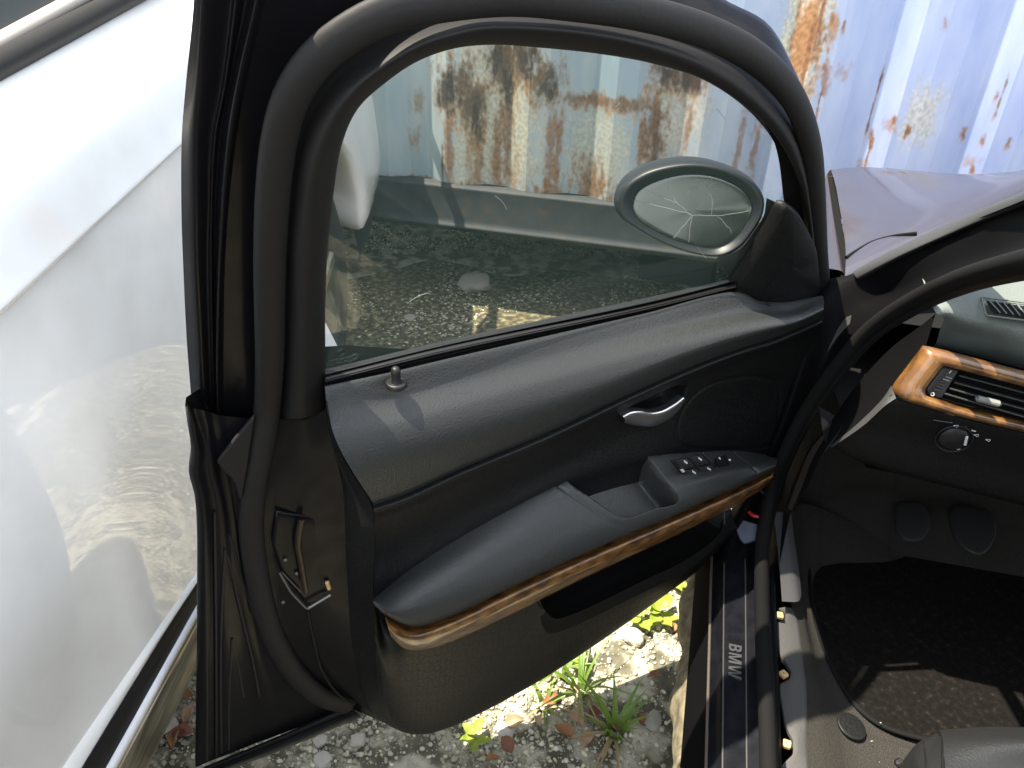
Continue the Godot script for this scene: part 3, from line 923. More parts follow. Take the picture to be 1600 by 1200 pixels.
func door(car: Node3D) -> void:
	var Z := Vector3(0, 0, 1)
	# painted shell: outer skin, rear upright of the window frame, top bow, lower shut face
	var u0 := V([0.161, 1.415, 0.135, 0.156, 1.378, 0.122, 0.142, 1.310, 0.098, 0.133, 1.263, 0.082, 0.123, 1.183, 0.054, 0.118, 1.131, 0.036, 0.108, 1.012, -0.006, 0.100, 0.891, -0.045])
	var u1 := V([0.166, 1.417, 0.151, 0.160, 1.381, 0.138, 0.151, 1.322, 0.118, 0.142, 1.267, 0.098, 0.133, 1.187, 0.071, 0.128, 1.136, 0.053, 0.120, 1.018, 0.011, 0.111, 0.897, -0.030])
	var u2 := V([0.189, 1.416, 0.144, 0.182, 1.379, 0.131, 0.168, 1.309, 0.107, 0.156, 1.263, 0.091, 0.146, 1.182, 0.063, 0.140, 1.131, 0.045, 0.130, 1.011, 0.003, 0.121, 0.890, -0.036])
	var u3 := V([0.191, 1.416, 0.150, 0.185, 1.379, 0.137, 0.171, 1.310, 0.113, 0.159, 1.264, 0.096, 0.148, 1.184, 0.068, 0.143, 1.133, 0.050, 0.133, 1.013, 0.009, 0.124, 0.892, -0.031])
	var u3b := V([0.200, 1.415, 0.144, 0.194, 1.378, 0.131, 0.179, 1.321, 0.111, 0.166, 1.270, 0.093, 0.155, 1.204, 0.071, 0.147, 1.129, 0.044, 0.136, 1.009, 0.002, 0.125, 0.886, -0.036])
	var u4 := V([0.205, 1.417, 0.163, 0.198, 1.381, 0.150, 0.183, 1.331, 0.133, 0.171, 1.282, 0.116, 0.160, 1.220, 0.094, 0.149, 1.138, 0.065, 0.136, 1.021, 0.024, 0.124, 0.896, -0.018])
	var u5 := V([0.216, 1.415, 0.146, 0.208, 1.377, 0.133, 0.194, 1.326, 0.115, 0.181, 1.276, 0.098, 0.169, 1.212, 0.075, 0.157, 1.128, 0.046, 0.145, 1.007, 0.004, 0.133, 0.880, -0.034])
	var u6 := V([0.379, 1.376, 0.137, 0.320, 1.364, 0.133, 0.279, 1.349, 0.127, 0.247, 1.325, 0.119, 0.227, 1.295, 0.108, 0.215, 1.255, 0.094, 0.205, 1.198, 0.074, 0.200, 1.120, 0.047, 0.195, 0.994, 0.003, 0.184, 0.863, -0.030])
	var m1 := loft([u0, u1, u2, u3, u3b, u4, u5], 70, 4, Z)
	var m1b := loft([u5, u6], 70, 2, Z)
	var t0 := V([0.294, 1.407, 0.118, 0.510, 1.400, 0.115, 0.641, 1.378, 0.107, 0.720, 1.345, 0.096, 0.802, 1.313, 0.085, 0.883, 1.251, 0.063, 0.948, 1.192, 0.042, 1.014, 1.118, 0.016, 1.117, 0.984, -0.031, 1.205, 0.822, -0.060])
	var t1 := V([0.331, 1.369, 0.134, 0.503, 1.361, 0.131, 0.584, 1.346, 0.126, 0.679, 1.320, 0.117, 0.772, 1.283, 0.104, 0.849, 1.238, 0.088, 0.911, 1.186, 0.070, 0.971, 1.124, 0.049, 1.061, 1.007, 0.008, 1.160, 0.845, -0.030])
	var m2 := loft([off(t0, Vector3(0, -0.02, -0.04)), t0, t1], 70, 4, Z)
	var r0 := V([0.090, 0.940, 0.014, 0.089, 0.917, 0.006, 0.086, 0.868, 0.0, 0.078, 0.838, 0.0, 0.078, 0.800, 0.0, 0.071, 0.744, 0.0, 0.058, 0.669, 0.0, 0.037, 0.553, 0.0, 0.013, 0.424, 0.0, -0.013, 0.284, 0.0])
	var r1 := V([0.092, 0.949, 0.023, 0.094, 0.909, 0.009, 0.092, 0.870, 0.006, 0.085, 0.840, 0.006, 0.085, 0.802, 0.006, 0.079, 0.745, 0.006, 0.067, 0.670, 0.006, 0.047, 0.554, 0.006, 0.025, 0.425, 0.006, 0.003, 0.292, 0.006])
	var r2 := V([0.098, 0.935, 0.012, 0.101, 0.894, 0.0, 0.100, 0.858, 0.0, 0.096, 0.831, 0.0, 0.096, 0.788, 0.0, 0.090, 0.735, 0.0, 0.079, 0.659, 0.0, 0.059, 0.540, 0.0, 0.037, 0.409, 0.0, 0.017, 0.283, 0.0])
	var r3 := V([0.108, 0.927, 0.010, 0.108, 0.885, 0.001, 0.106, 0.854, 0.001, 0.104, 0.825, 0.001, 0.105, 0.774, 0.001, 0.097, 0.710, 0.001, 0.090, 0.654, 0.001, 0.072, 0.534, 0.001, 0.052, 0.400, 0.001, 0.034, 0.283, 0.001])
	var r4 := V([0.117, 0.915, 0.001, 0.115, 0.875, -0.004, 0.114, 0.845, -0.004, 0.113, 0.815, -0.004, 0.112, 0.756, -0.004, 0.108, 0.695, -0.004, 0.100, 0.619, -0.004, 0.092, 0.517, -0.004, 0.084, 0.404, -0.004, 0.077, 0.275, -0.004])
	var r5 := V([0.123, 0.909, -0.001, 0.123, 0.867, -0.004, 0.121, 0.837, -0.004, 0.120, 0.807, -0.004, 0.118, 0.748, -0.004, 0.114, 0.686, -0.004, 0.110, 0.608, -0.004, 0.106, 0.509, -0.004, 0.107, 0.405, -0.004, 0.111, 0.272, -0.004])
	var r6 := V([0.132, 0.902, -0.004, 0.132, 0.861, -0.005, 0.128, 0.830, -0.005, 0.125, 0.802, -0.005, 0.121, 0.742, -0.005, 0.118, 0.681, -0.005, 0.116, 0.598, -0.005, 0.115, 0.499, -0.005, 0.122, 0.407, -0.005, 0.143, 0.268, -0.005])
	var r7 := V([0.169, 0.888, 0.0, 0.157, 0.848, 0.0, 0.143, 0.811, 0.0, 0.133, 0.773, 0.0, 0.127, 0.719, 0.0, 0.125, 0.661, 0.0, 0.125, 0.585, 0.0, 0.132, 0.499, 0.0, 0.151, 0.406, 0.0, 0.231, 0.270, 0.0])
	var m3 := loft([off(r0, Vector3(0.004, 0, -0.02)), off(r0, Vector3(0, 0, -0.004)), r0, r1, r2, r3, r4, r5, r6, r7], 70, 4, Z)
	var s_mid := V([0.196, 0.876, -0.004, 0.183, 0.836, -0.004, 0.162, 0.769, -0.004, 0.147, 0.707, -0.004, 0.144, 0.648, -0.004, 0.144, 0.571, -0.004, 0.151, 0.483, -0.004, 0.172, 0.404, -0.004, 0.205, 0.324, -0.004, 0.232, 0.265, -0.004])
	var s_mid2 := V([0.225, 0.871, 0.002, 0.217, 0.828, 0.002, 0.201, 0.758, 0.002, 0.189, 0.694, 0.002, 0.187, 0.634, 0.002, 0.187, 0.555, 0.002, 0.192, 0.467, 0.002, 0.204, 0.391, 0.002, 0.229, 0.311, 0.002, 0.261, 0.232, 0.002])
	var s0 := V([0.248, 0.885, 0.012, 0.251, 0.833, 0.012, 0.256, 0.789, 0.012, 0.259, 0.743, 0.012, 0.254, 0.649, 0.012, 0.249, 0.540, 0.012, 0.246, 0.447, 0.012, 0.250, 0.351, 0.012, 0.258, 0.287, 0.012, 0.271, 0.238, 0.012, 0.301, 0.184, 0.012])
	var m4 := loft([r7, s_mid, s_mid2, s0], 60, 5, Z)
	# outer skin
	var sk := []
	for q in [[0.004, -0.02], [0.03, -0.035], [0.15, -0.07]]:
		var row := PackedVector3Array()
		for v in r0:
			row.append(v + Vector3(q[0], 0, q[1]))
		sk.append(row)
	for q in [[0.55, -0.09], [0.99, -0.07]]:
		var row := PackedVector3Array()
		for k in r0.size():
			var y: float = lerpf(0.86, 0.27, k / 9.0)
			row.append(Vector3(q[0], y, q[1] + 0.05 * (1.0 - sin(PI * k / 9.0))))
		sk.append(row)
	var m5 := loft(sk, 30, 4, Vector3(0, 0, -1))
	var shell := obj("front_door", join([m1, m1b, m2, m3, m4, m5]), M.paint, car, Transform3D(Basis(Vector3(0.74722, 0.00000, -0.66458), Vector3.UP, Vector3(0.66458, 0.00000, 0.74722)), Vector3(-0.59517, 0.00000, -0.61737)))
	shell.set_meta("label", "black inside of the open front door")

	# bottom flange strips
	obj("bottom_flange", loft([V([-0.002, 0.282, 0.004, 0.108, 0.280, 0.004, 0.231, 0.283, 0.004]), V([-0.005, 0.283, 0.010, 0.107, 0.280, 0.010, 0.234, 0.280, 0.010]), V([-0.009, 0.268, 0.004, 0.106, 0.263, 0.004, 0.240, 0.261, 0.004]), V([-0.011, 0.270, 0.010, 0.104, 0.262, 0.010, 0.244, 0.259, 0.010]), V([-0.016, 0.233, -0.010, 0.104, 0.221, -0.010, 0.254, 0.217, -0.010])], 20, 3, Z), M.paint, shell)
	for q in [V([0.080, 0.744, 0.005, 0.048, 0.552, 0.005, 0.005, 0.295, 0.005]), V([0.096, 0.768, 0.002, 0.060, 0.542, 0.002, 0.019, 0.291, 0.002]), V([0.098, 0.701, 0.002, 0.075, 0.587, 0.002, 0.053, 0.461, 0.002, 0.027, 0.295, 0.002]), V([0.099, 0.698, -0.002, 0.100, 0.640, -0.002, 0.100, 0.576, -0.002, 0.101, 0.486, -0.002, 0.099, 0.384, -0.002]), V([0.081, 0.531, 0.0, 0.060, 0.425, 0.0, 0.038, 0.291, 0.0]), V([0.081, 0.527, -0.003, 0.080, 0.468, -0.003, 0.077, 0.395, -0.003]), V([0.102, 0.753, -0.004, 0.108, 0.701, -0.004, 0.111, 0.633, -0.004, 0.117, 0.552, -0.004])]:
		obj("pressed_ridge", tube(q, 0.0018, 0.0014, Z, 30, 8), M.frame, shell)
	obj("gusset", pad(V([0.163, 0.904, 0.013, 0.140, 0.882, 0.012, 0.110, 0.851, 0.012, 0.117, 0.831, 0.012, 0.125, 0.815, 0.012, 0.128, 0.780, 0.012, 0.145, 0.835, 0.012]), Z, 0.0, 0.004, 40, true), M.rubber, shell)

	# seals
	var seal := V([0.231, 0.278, 0.002, 0.192, 0.326, 0.002, 0.160, 0.398, 0.002, 0.139, 0.485, 0.002, 0.131, 0.570, 0.002, 0.131, 0.654, 0.002, 0.136, 0.728, 0.002, 0.149, 0.789, 0.002, 0.165, 0.841, 0.002, 0.179, 0.896, 0.002, 0.187, 0.990, 0.033, 0.190, 1.069, 0.061, 0.193, 1.137, 0.085, 0.199, 1.212, 0.111, 0.207, 1.267, 0.130, 0.218, 1.304, 0.144, 0.238, 1.333, 0.154, 0.267, 1.354, 0.161, 0.301, 1.368, 0.166, 0.346, 1.374, 0.168, 0.413, 1.375, 0.168, 0.481, 1.366, 0.165, 0.558, 1.352, 0.160, 0.649, 1.328, 0.152, 0.738, 1.293, 0.139, 0.811, 1.250, 0.124, 0.869, 1.201, 0.108, 0.925, 1.142, 0.087, 0.990, 1.058, 0.057, 1.086, 0.927, 0.011, 1.124, 0.856, 0.002])
	obj("outer_seal", tube(seal, 0.0165, 0.0095, Z, 220, 16), M.rubber, shell)
	var v0 := V([0.196, 0.870, -0.014, 0.203, 0.927, -0.005, 0.205, 0.972, 0.011, 0.209, 1.054, 0.040, 0.212, 1.125, 0.065, 0.218, 1.195, 0.089, 0.226, 1.246, 0.107, 0.240, 1.282, 0.120, 0.262, 1.312, 0.130, 0.293, 1.332, 0.137, 0.327, 1.347, 0.143, 0.362, 1.355, 0.145, 0.395, 1.358, 0.146, 0.482, 1.350, 0.143, 0.578, 1.331, 0.137, 0.674, 1.303, 0.127, 0.765, 1.263, 0.113, 0.845, 1.213, 0.096, 0.905, 1.167, 0.079, 0.969, 1.099, 0.056, 1.032, 1.020, 0.028, 1.129, 0.884, -0.014])
	var v1 := V([0.204, 0.879, 0.004, 0.209, 0.939, 0.018, 0.211, 0.983, 0.033, 0.214, 1.063, 0.061, 0.216, 1.133, 0.086, 0.222, 1.201, 0.109, 0.229, 1.248, 0.126, 0.242, 1.281, 0.137, 0.263, 1.309, 0.147, 0.292, 1.329, 0.154, 0.324, 1.344, 0.160, 0.357, 1.352, 0.162, 0.389, 1.355, 0.163, 0.470, 1.347, 0.161, 0.563, 1.329, 0.154, 0.654, 1.302, 0.145, 0.739, 1.264, 0.131, 0.815, 1.217, 0.115, 0.872, 1.174, 0.100, 0.933, 1.112, 0.078, 0.995, 1.035, 0.051, 1.097, 0.898, 0.004])
	var v2 := V([0.215, 0.882, 0.013, 0.219, 0.942, 0.028, 0.220, 0.986, 0.043, 0.221, 1.066, 0.071, 0.224, 1.136, 0.095, 0.229, 1.204, 0.119, 0.237, 1.250, 0.136, 0.249, 1.281, 0.146, 0.269, 1.308, 0.156, 0.296, 1.327, 0.162, 0.327, 1.342, 0.168, 0.358, 1.349, 0.170, 0.387, 1.352, 0.171, 0.463, 1.344, 0.168, 0.553, 1.326, 0.162, 0.641, 1.298, 0.152, 0.721, 1.261, 0.139, 0.798, 1.215, 0.123, 0.855, 1.172, 0.108, 0.916, 1.113, 0.087, 0.975, 1.043, 0.063, 1.078, 0.907, 0.016])
	var v3 := V([0.233, 0.878, 0.009, 0.236, 0.932, 0.020, 0.236, 0.978, 0.036, 0.236, 1.060, 0.065, 0.238, 1.130, 0.090, 0.242, 1.200, 0.114, 0.250, 1.248, 0.131, 0.263, 1.282, 0.143, 0.284, 1.307, 0.151, 0.310, 1.325, 0.158, 0.339, 1.336, 0.162, 0.367, 1.340, 0.163, 0.392, 1.342, 0.164, 0.462, 1.335, 0.161, 0.547, 1.318, 0.155, 0.627, 1.293, 0.147, 0.706, 1.258, 0.134, 0.787, 1.213, 0.119, 0.852, 1.165, 0.102, 0.917, 1.106, 0.081, 0.975, 1.041, 0.058, 1.078, 0.905, 0.011])
	var v4 := V([0.250, 0.866, -0.004, 0.254, 0.916, 0.001, 0.254, 0.963, 0.018, 0.253, 1.047, 0.047, 0.254, 1.120, 0.073, 0.259, 1.199, 0.101, 0.266, 1.250, 0.118, 0.280, 1.284, 0.130, 0.303, 1.305, 0.138, 0.331, 1.322, 0.144, 0.364, 1.331, 0.147, 0.401, 1.332, 0.147, 0.462, 1.324, 0.144, 0.537, 1.311, 0.140, 0.605, 1.295, 0.134, 0.686, 1.269, 0.125, 0.755, 1.237, 0.114, 0.824, 1.195, 0.099, 0.879, 1.152, 0.084, 0.942, 1.092, 0.063, 0.992, 1.032, 0.042, 1.090, 0.896, -0.004])
	obj("window_frame_molding", loft([v0, v1, v2, v3, v4, off(v4, Vector3(0, 0, -0.02))], 200, 4, Z), M.rubber, shell)
	var web := V([0.182, 0.870, -0.020, 0.192, 0.973, 0.005, 0.195, 1.054, 0.034, 0.199, 1.125, 0.059, 0.205, 1.202, 0.086, 0.213, 1.259, 0.106, 0.224, 1.298, 0.119, 0.245, 1.327, 0.130, 0.275, 1.349, 0.137, 0.310, 1.363, 0.142, 0.357, 1.370, 0.144, 0.426, 1.370, 0.145, 0.496, 1.361, 0.142, 0.576, 1.347, 0.136, 0.669, 1.322, 0.128, 0.762, 1.286, 0.115, 0.837, 1.241, 0.099, 0.897, 1.191, 0.082, 0.955, 1.130, 0.061, 1.023, 1.043, 0.030, 1.122, 0.908, -0.017])
	obj("frame_web", loft([web, rowmid(web, off(v0, Vector3(0, 0, -0.003)), 0.5, Vector3(0, 0, -0.006)), off(v1, Vector3(0, 0, -0.012))], 120, 3, Z), M.dull, shell)
	obj("frit_border", loft([V([0.673, 1.284, 0.122, 0.744, 1.252, 0.111, 0.805, 1.210, 0.096, 0.850, 1.171, 0.083, 0.883, 1.134, 0.070, 0.927, 1.075, 0.049, 0.955, 1.036, 0.036]), V([0.705, 1.270, 0.119, 0.774, 1.231, 0.106, 0.844, 1.183, 0.089, 0.900, 1.137, 0.073, 0.958, 1.081, 0.053, 1.014, 1.013, 0.030, 1.046, 0.970, 0.014])], 40, 3, Z), M.dull, shell)

	# window glass
	var gl := V([0.250, 0.884, -0.020, 0.250, 1.038, 0.028, 0.253, 1.112, 0.054, 0.258, 1.192, 0.082, 0.266, 1.248, 0.102, 0.281, 1.283, 0.114, 0.305, 1.306, 0.122, 0.336, 1.323, 0.128, 0.370, 1.334, 0.132, 0.408, 1.334, 0.132, 0.471, 1.326, 0.129, 0.547, 1.313, 0.125, 0.616, 1.298, 0.119, 0.697, 1.274, 0.111, 0.780, 1.236, 0.097, 0.858, 1.184, 0.080, 0.931, 1.113, 0.055, 1.001, 1.023, 0.023, 0.971, 0.862, -0.020, 0.951, 0.860, -0.020, 0.768, 0.869, -0.020, 0.432, 0.876, -0.020, 0.260, 0.886, -0.020])
	obj("window_glass", pad(gl, (Vector3(0, -0.35, 1)).normalized(), 0.0, 0.0, 90, true), M.glass, shell)
	for q in [V([0.452, 1.153, 0.070, 0.460, 1.146, 0.068, 0.467, 1.138, 0.065, 0.472, 1.130, 0.062]), V([0.582, 1.245, 0.102, 0.584, 1.247, 0.103, 0.586, 1.250, 0.104]), V([0.815, 0.997, 0.016, 0.834, 0.979, 0.009, 0.845, 0.969, 0.006]), V([0.735, 1.225, 0.095, 0.751, 1.213, 0.091, 0.760, 1.205, 0.088]), V([0.363, 1.017, 0.023, 0.375, 1.022, 0.024, 0.386, 1.024, 0.025])]:
		obj("glass_scratch", tube(q, 0.00035, 0.0002, Z, 12, 5), M.crack, shell)
	glass_print(shell)

	# belt weatherstrip: ridges along the glass foot
	obj("belt_weatherstrip", loft(belt_rows(), 60, 4, Z), M.black, shell)
	obj("belt_strip_lip", tube(V([0.247, 0.940, 0.032, 0.409, 0.938, 0.031, 0.728, 0.920, 0.025, 0.898, 0.918, 0.024]), 0.0010, 0.0010, Z, 40, 8), M.rubber, shell)

	# upper soft pad
	var p0 := V([0.246, 0.932, 0.031, 0.322, 0.927, 0.029, 0.410, 0.925, 0.029, 0.607, 0.917, 0.026, 0.730, 0.912, 0.024, 0.903, 0.907, 0.022, 0.965, 0.876, 0.020, 1.032, 0.861, 0.020, 1.106, 0.854, 0.020])
	var p1 := V([0.242, 0.908, 0.045, 0.315, 0.898, 0.042, 0.408, 0.896, 0.042, 0.604, 0.895, 0.042, 0.766, 0.891, 0.042, 0.891, 0.885, 0.042, 0.960, 0.870, 0.042, 1.019, 0.858, 0.042, 1.085, 0.862, 0.042])
	var p2 := V([0.243, 0.875, 0.068, 0.312, 0.872, 0.068, 0.400, 0.871, 0.068, 0.589, 0.874, 0.068, 0.754, 0.880, 0.068, 0.869, 0.879, 0.068, 0.935, 0.873, 0.068, 0.994, 0.867, 0.068, 1.055, 0.872, 0.068])
	var p3 := V([0.256, 0.831, 0.080, 0.314, 0.833, 0.080, 0.398, 0.834, 0.080, 0.584, 0.844, 0.080, 0.753, 0.864, 0.080, 0.862, 0.868, 0.080, 0.926, 0.866, 0.080, 0.987, 0.863, 0.080, 1.042, 0.872, 0.080])
	var p4 := V([0.279, 0.768, 0.070, 0.323, 0.768, 0.070, 0.407, 0.779, 0.070, 0.537, 0.795, 0.070, 0.701, 0.823, 0.070, 0.814, 0.837, 0.070, 0.889, 0.842, 0.070, 0.955, 0.844, 0.070, 1.057, 0.854, 0.070])
	var p4b := V([0.283, 0.752, 0.064, 0.327, 0.753, 0.064, 0.410, 0.766, 0.064, 0.541, 0.782, 0.064, 0.708, 0.810, 0.064, 0.822, 0.825, 0.064, 0.897, 0.830, 0.064, 0.964, 0.831, 0.064, 1.067, 0.842, 0.064])
	obj("upper_pad", loft([off(p0, Vector3(0, -0.004, -0.006)), p0, p1, p2, p3, p4, p4b], 110, 6, Z + Vector3(0, 0.5, 0)), M.trim, shell)
	var s1 := V([0.234, 0.963, 0.078, 0.245, 0.866, 0.056, 0.261, 0.811, 0.056, 0.281, 0.756, 0.056, 0.285, 0.733, 0.056, 0.280, 0.652, 0.056, 0.274, 0.571, 0.056, 0.274, 0.480, 0.056, 0.271, 0.391, 0.056, 0.274, 0.315, 0.056, 0.289, 0.259, 0.056, 0.315, 0.216, 0.056])
	obj("trim_side", loft([s0, V([0.244, 0.919, 0.041, 0.247, 0.850, 0.034, 0.258, 0.799, 0.034, 0.269, 0.745, 0.034, 0.268, 0.663, 0.034, 0.263, 0.555, 0.034, 0.261, 0.463, 0.034, 0.262, 0.370, 0.034, 0.268, 0.291, 0.034, 0.285, 0.232, 0.034, 0.309, 0.194, 0.034]), s1], 60, 4, Vector3(-1, 0, 1)), M.soft, shell)

	# middle panel with handle bowl and speaker cover pressed in
	var p5 := V([0.280, 0.754, 0.074, 0.323, 0.754, 0.074, 0.405, 0.767, 0.074, 0.535, 0.781, 0.074, 0.700, 0.810, 0.074, 0.814, 0.825, 0.074, 0.889, 0.830, 0.074, 0.955, 0.830, 0.074, 1.055, 0.843, 0.074])
	var p6 := V([0.284, 0.720, 0.060, 0.330, 0.721, 0.060, 0.414, 0.734, 0.060, 0.545, 0.751, 0.060, 0.715, 0.779, 0.060, 0.831, 0.794, 0.060, 0.909, 0.798, 0.060, 0.977, 0.797, 0.060, 1.075, 0.813, 0.060])
	var q1 := V([0.282, 0.646, 0.050, 0.336, 0.653, 0.050, 0.437, 0.678, 0.050, 0.554, 0.699, 0.050, 0.726, 0.723, 0.050, 0.854, 0.721, 0.050, 0.996, 0.709, 0.050, 1.086, 0.698, 0.050])
	var q2 := V([0.275, 0.570, 0.055, 0.332, 0.601, 0.055, 0.445, 0.638, 0.055, 0.610, 0.669, 0.055, 0.731, 0.663, 0.055, 0.869, 0.627, 0.055, 0.962, 0.595, 0.055, 1.063, 0.545, 0.055])
	var bowl := flat(V([0.682, 0.774, 0.055, 0.696, 0.784, 0.055, 0.737, 0.792, 0.055, 0.783, 0.795, 0.055, 0.803, 0.785, 0.055, 0.807, 0.757, 0.055, 0.790, 0.733, 0.055, 0.733, 0.736, 0.055, 0.692, 0.752, 0.055]), 40)
	var spk := flat(V([0.807, 0.668, 0.052, 0.805, 0.708, 0.052, 0.819, 0.744, 0.052, 0.844, 0.765, 0.052, 0.883, 0.768, 0.052, 0.954, 0.754, 0.052, 1.013, 0.721, 0.052, 1.034, 0.660, 0.052, 1.034, 0.589, 0.052, 0.947, 0.605, 0.052]), 40)
	var press := func(v: Vector3) -> Vector3:
		var d := in_poly(Vector2(v.x, v.y), bowl)
		if d > 0:
			v.z -= 0.035 * smoothstep(0.0, 0.018, d)
		var e := absf(in_poly(Vector2(v.x, v.y), spk))
		v.z -= 0.003 * (1.0 - smoothstep(0.0, 0.004, e))
		return v
	obj("middle_panel", loft([off(p4b, Vector3(0, 0, -0.004)), p5, p6, q1, q2, off(q2, Vector3(0, -0.03, -0.006)), off(q2, Vector3(0, -0.09, -0.004))], 240, 22, Z, press), M.soft, shell)
	# chrome door pull
	var hd := V([0.672, 0.776, 0.070, 0.686, 0.779, 0.070, 0.705, 0.775, 0.070, 0.727, 0.765, 0.070, 0.748, 0.762, 0.070, 0.766, 0.766, 0.070, 0.778, 0.771, 0.070, 0.785, 0.775, 0.070])
	var hb := V([0.683, 0.754, 0.060, 0.701, 0.743, 0.060, 0.720, 0.734, 0.060, 0.741, 0.727, 0.060, 0.760, 0.727, 0.060, 0.778, 0.733, 0.060, 0.790, 0.746, 0.060, 0.796, 0.759, 0.060])
	var hr := []
	for k in 9:
		var a := PI * k / 8.0
		var row := PackedVector3Array()
		for i in hd.size():
			row.append(hd[i].lerp(hb[i], 0.5 - 0.5 * cos(a)) + Vector3(0, 0.002, 0.006) * sin(a))
		hr.append(row)
	hr.insert(0, off(hd, Vector3(0, -0.002, -0.012)))
	obj("door_handle", loft(hr, 40, 2, Z), M.chrome, shell)

	# armrest with pull cup
	var a1 := V([0.265, 0.603, 0.085, 0.329, 0.612, 0.085, 0.440, 0.630, 0.085, 0.593, 0.649, 0.085, 0.724, 0.646, 0.085, 0.845, 0.624, 0.085, 0.933, 0.606, 0.085, 1.023, 0.577, 0.085])
	var a2 := V([0.257, 0.631, 0.112, 0.303, 0.606, 0.112, 0.417, 0.605, 0.112, 0.578, 0.622, 0.112, 0.708, 0.624, 0.112, 0.823, 0.623, 0.112, 0.907, 0.615, 0.112, 0.988, 0.604, 0.112])
	var a3 := V([0.254, 0.641, 0.124, 0.277, 0.608, 0.124, 0.311, 0.575, 0.124, 0.360, 0.567, 0.124, 0.463, 0.579, 0.124, 0.573, 0.588, 0.124, 0.691, 0.594, 0.124, 0.818, 0.600, 0.124, 0.898, 0.605, 0.124, 0.972, 0.610, 0.124])
	var a4 := V([0.255, 0.633, 0.122, 0.275, 0.597, 0.122, 0.311, 0.561, 0.122, 0.361, 0.553, 0.122, 0.465, 0.564, 0.122, 0.576, 0.574, 0.122, 0.694, 0.581, 0.122, 0.822, 0.587, 0.122, 0.903, 0.591, 0.122, 0.975, 0.598, 0.122])
	var cup := flat(V([0.586, 0.679, 0.082, 0.632, 0.683, 0.082, 0.709, 0.683, 0.082, 0.734, 0.679, 0.082, 0.753, 0.646, 0.082, 0.768, 0.610, 0.082, 0.719, 0.612, 0.082, 0.666, 0.615, 0.082, 0.624, 0.646, 0.082]), 50)
	var plate := flat(V([0.554, 0.684, 0.085, 0.592, 0.656, 0.085, 0.643, 0.614, 0.085, 0.672, 0.595, 0.085, 0.701, 0.588, 0.085, 0.819, 0.584, 0.085, 0.918, 0.579, 0.085, 0.937, 0.602, 0.085, 0.882, 0.644, 0.085, 0.743, 0.685, 0.085, 0.623, 0.692, 0.085]), 60)
	var press2 := func(v: Vector3) -> Vector3:
		var p := Vector2(v.x, v.y)
		var d := in_poly(p, cup)
		if d > 0:
			v.y -= 0.055 * smoothstep(0.0, 0.005, d)
			v.z -= 0.012 * smoothstep(0.0, 0.005, d)
		var e := absf(in_poly(p, plate))
		v.y -= 0.0025 * (1.0 - smoothstep(0.0, 0.003, e))
		return v
	obj("armrest", loft([off(q2, Vector3(0, -0.002, -0.008)), q2, a1, a2, a3, a4, off(a4, Vector3(0, 0.0, -0.01))], 330, 20, Z + Vector3(0, 1, 0), press2), M.trim, shell)
	# switches
	var up := Vector3(0, 0.75, 0.65)
	var base := V([0.765, 0.671, 0.088, 0.829, 0.661, 0.088, 0.884, 0.597, 0.088, 0.811, 0.608, 0.088])
	obj("switch_panel", pad(off(base, up * 0.004), up, 0.0, 0.006, 32, true, 0.06), M.black, shell)
	var cell := func(s: float, t: float, h: float) -> Vector3:
		return base[0].lerp(base[1], s).lerp(base[3].lerp(base[2], s), t) + up * h
	for s in [0.26, 0.72]:
		for t in [0.27, 0.74]:
			var x0: float = s - 0.19
			var x1: float = s + 0.19
			obj("window_switch", pad(PackedVector3Array([cell.call(x0, t - 0.2, 0.007), cell.call(x1, t - 0.2, 0.007), cell.call(x1, t + 0.2, 0.007), cell.call(x0, t + 0.2, 0.007)]), up, 0.0015, 0.004, 24, true, 0.2), M.trim, shell)
			obj("switch_symbol", bar(cell.call(s - 0.02, t - 0.10, 0.0096), cell.call(s + 0.02, t + 0.02, 0.0096), 0.0032, 0.0006, up), M.icon, shell)
	obj("lock_button", pad(PackedVector3Array([cell.call(0.01, 0.45, 0.006), cell.call(0.09, 0.45, 0.006), cell.call(0.09, 0.6, 0.006), cell.call(0.01, 0.6, 0.006)]), up, 0.0005, 0.002, 16, true), M.icon, shell)
	obj("switch_trim_line", bar(cell.call(1.02, 0.0, 0.005), cell.call(1.02, 1.0, 0.005), 0.0015, 0.0015, up), M.satin, shell)
	var knob := V([0.864, 0.637, 0.088, 0.877, 0.641, 0.088, 0.892, 0.623, 0.088, 0.896, 0.605, 0.088, 0.884, 0.604, 0.088, 0.869, 0.620, 0.088])
	obj("mirror_switch", pad(off(knob, up * 0.006), up, 0.003, 0.008, 30), M.black, shell)
	for q in [0, 2, 4]:
		obj("mirror_switch_mark", bar(knob[q] + up * 0.0105, knob[q].lerp(knob[(q + 3) % 6], 0.15) + up * 0.0105, 0.003, 0.0006, up), M.icon, shell)

	# wood strip
	var w0 := V([0.269, 0.605, 0.116, 0.279, 0.583, 0.116, 0.313, 0.548, 0.116, 0.363, 0.541, 0.116, 0.468, 0.552, 0.116, 0.580, 0.562, 0.116, 0.701, 0.567, 0.116, 0.830, 0.573, 0.116, 0.912, 0.578, 0.116, 0.982, 0.586, 0.116])
	var w1 := V([0.265, 0.611, 0.134, 0.276, 0.587, 0.134, 0.306, 0.558, 0.134, 0.355, 0.552, 0.134, 0.458, 0.562, 0.134, 0.568, 0.572, 0.134, 0.686, 0.578, 0.134, 0.813, 0.585, 0.134, 0.893, 0.591, 0.134, 0.958, 0.602, 0.134])
	var w2 := V([0.267, 0.596, 0.136, 0.281, 0.568, 0.136, 0.309, 0.546, 0.136, 0.354, 0.538, 0.136, 0.458, 0.548, 0.136, 0.568, 0.559, 0.136, 0.686, 0.568, 0.136, 0.813, 0.576, 0.136, 0.893, 0.584, 0.136, 0.954, 0.600, 0.136])
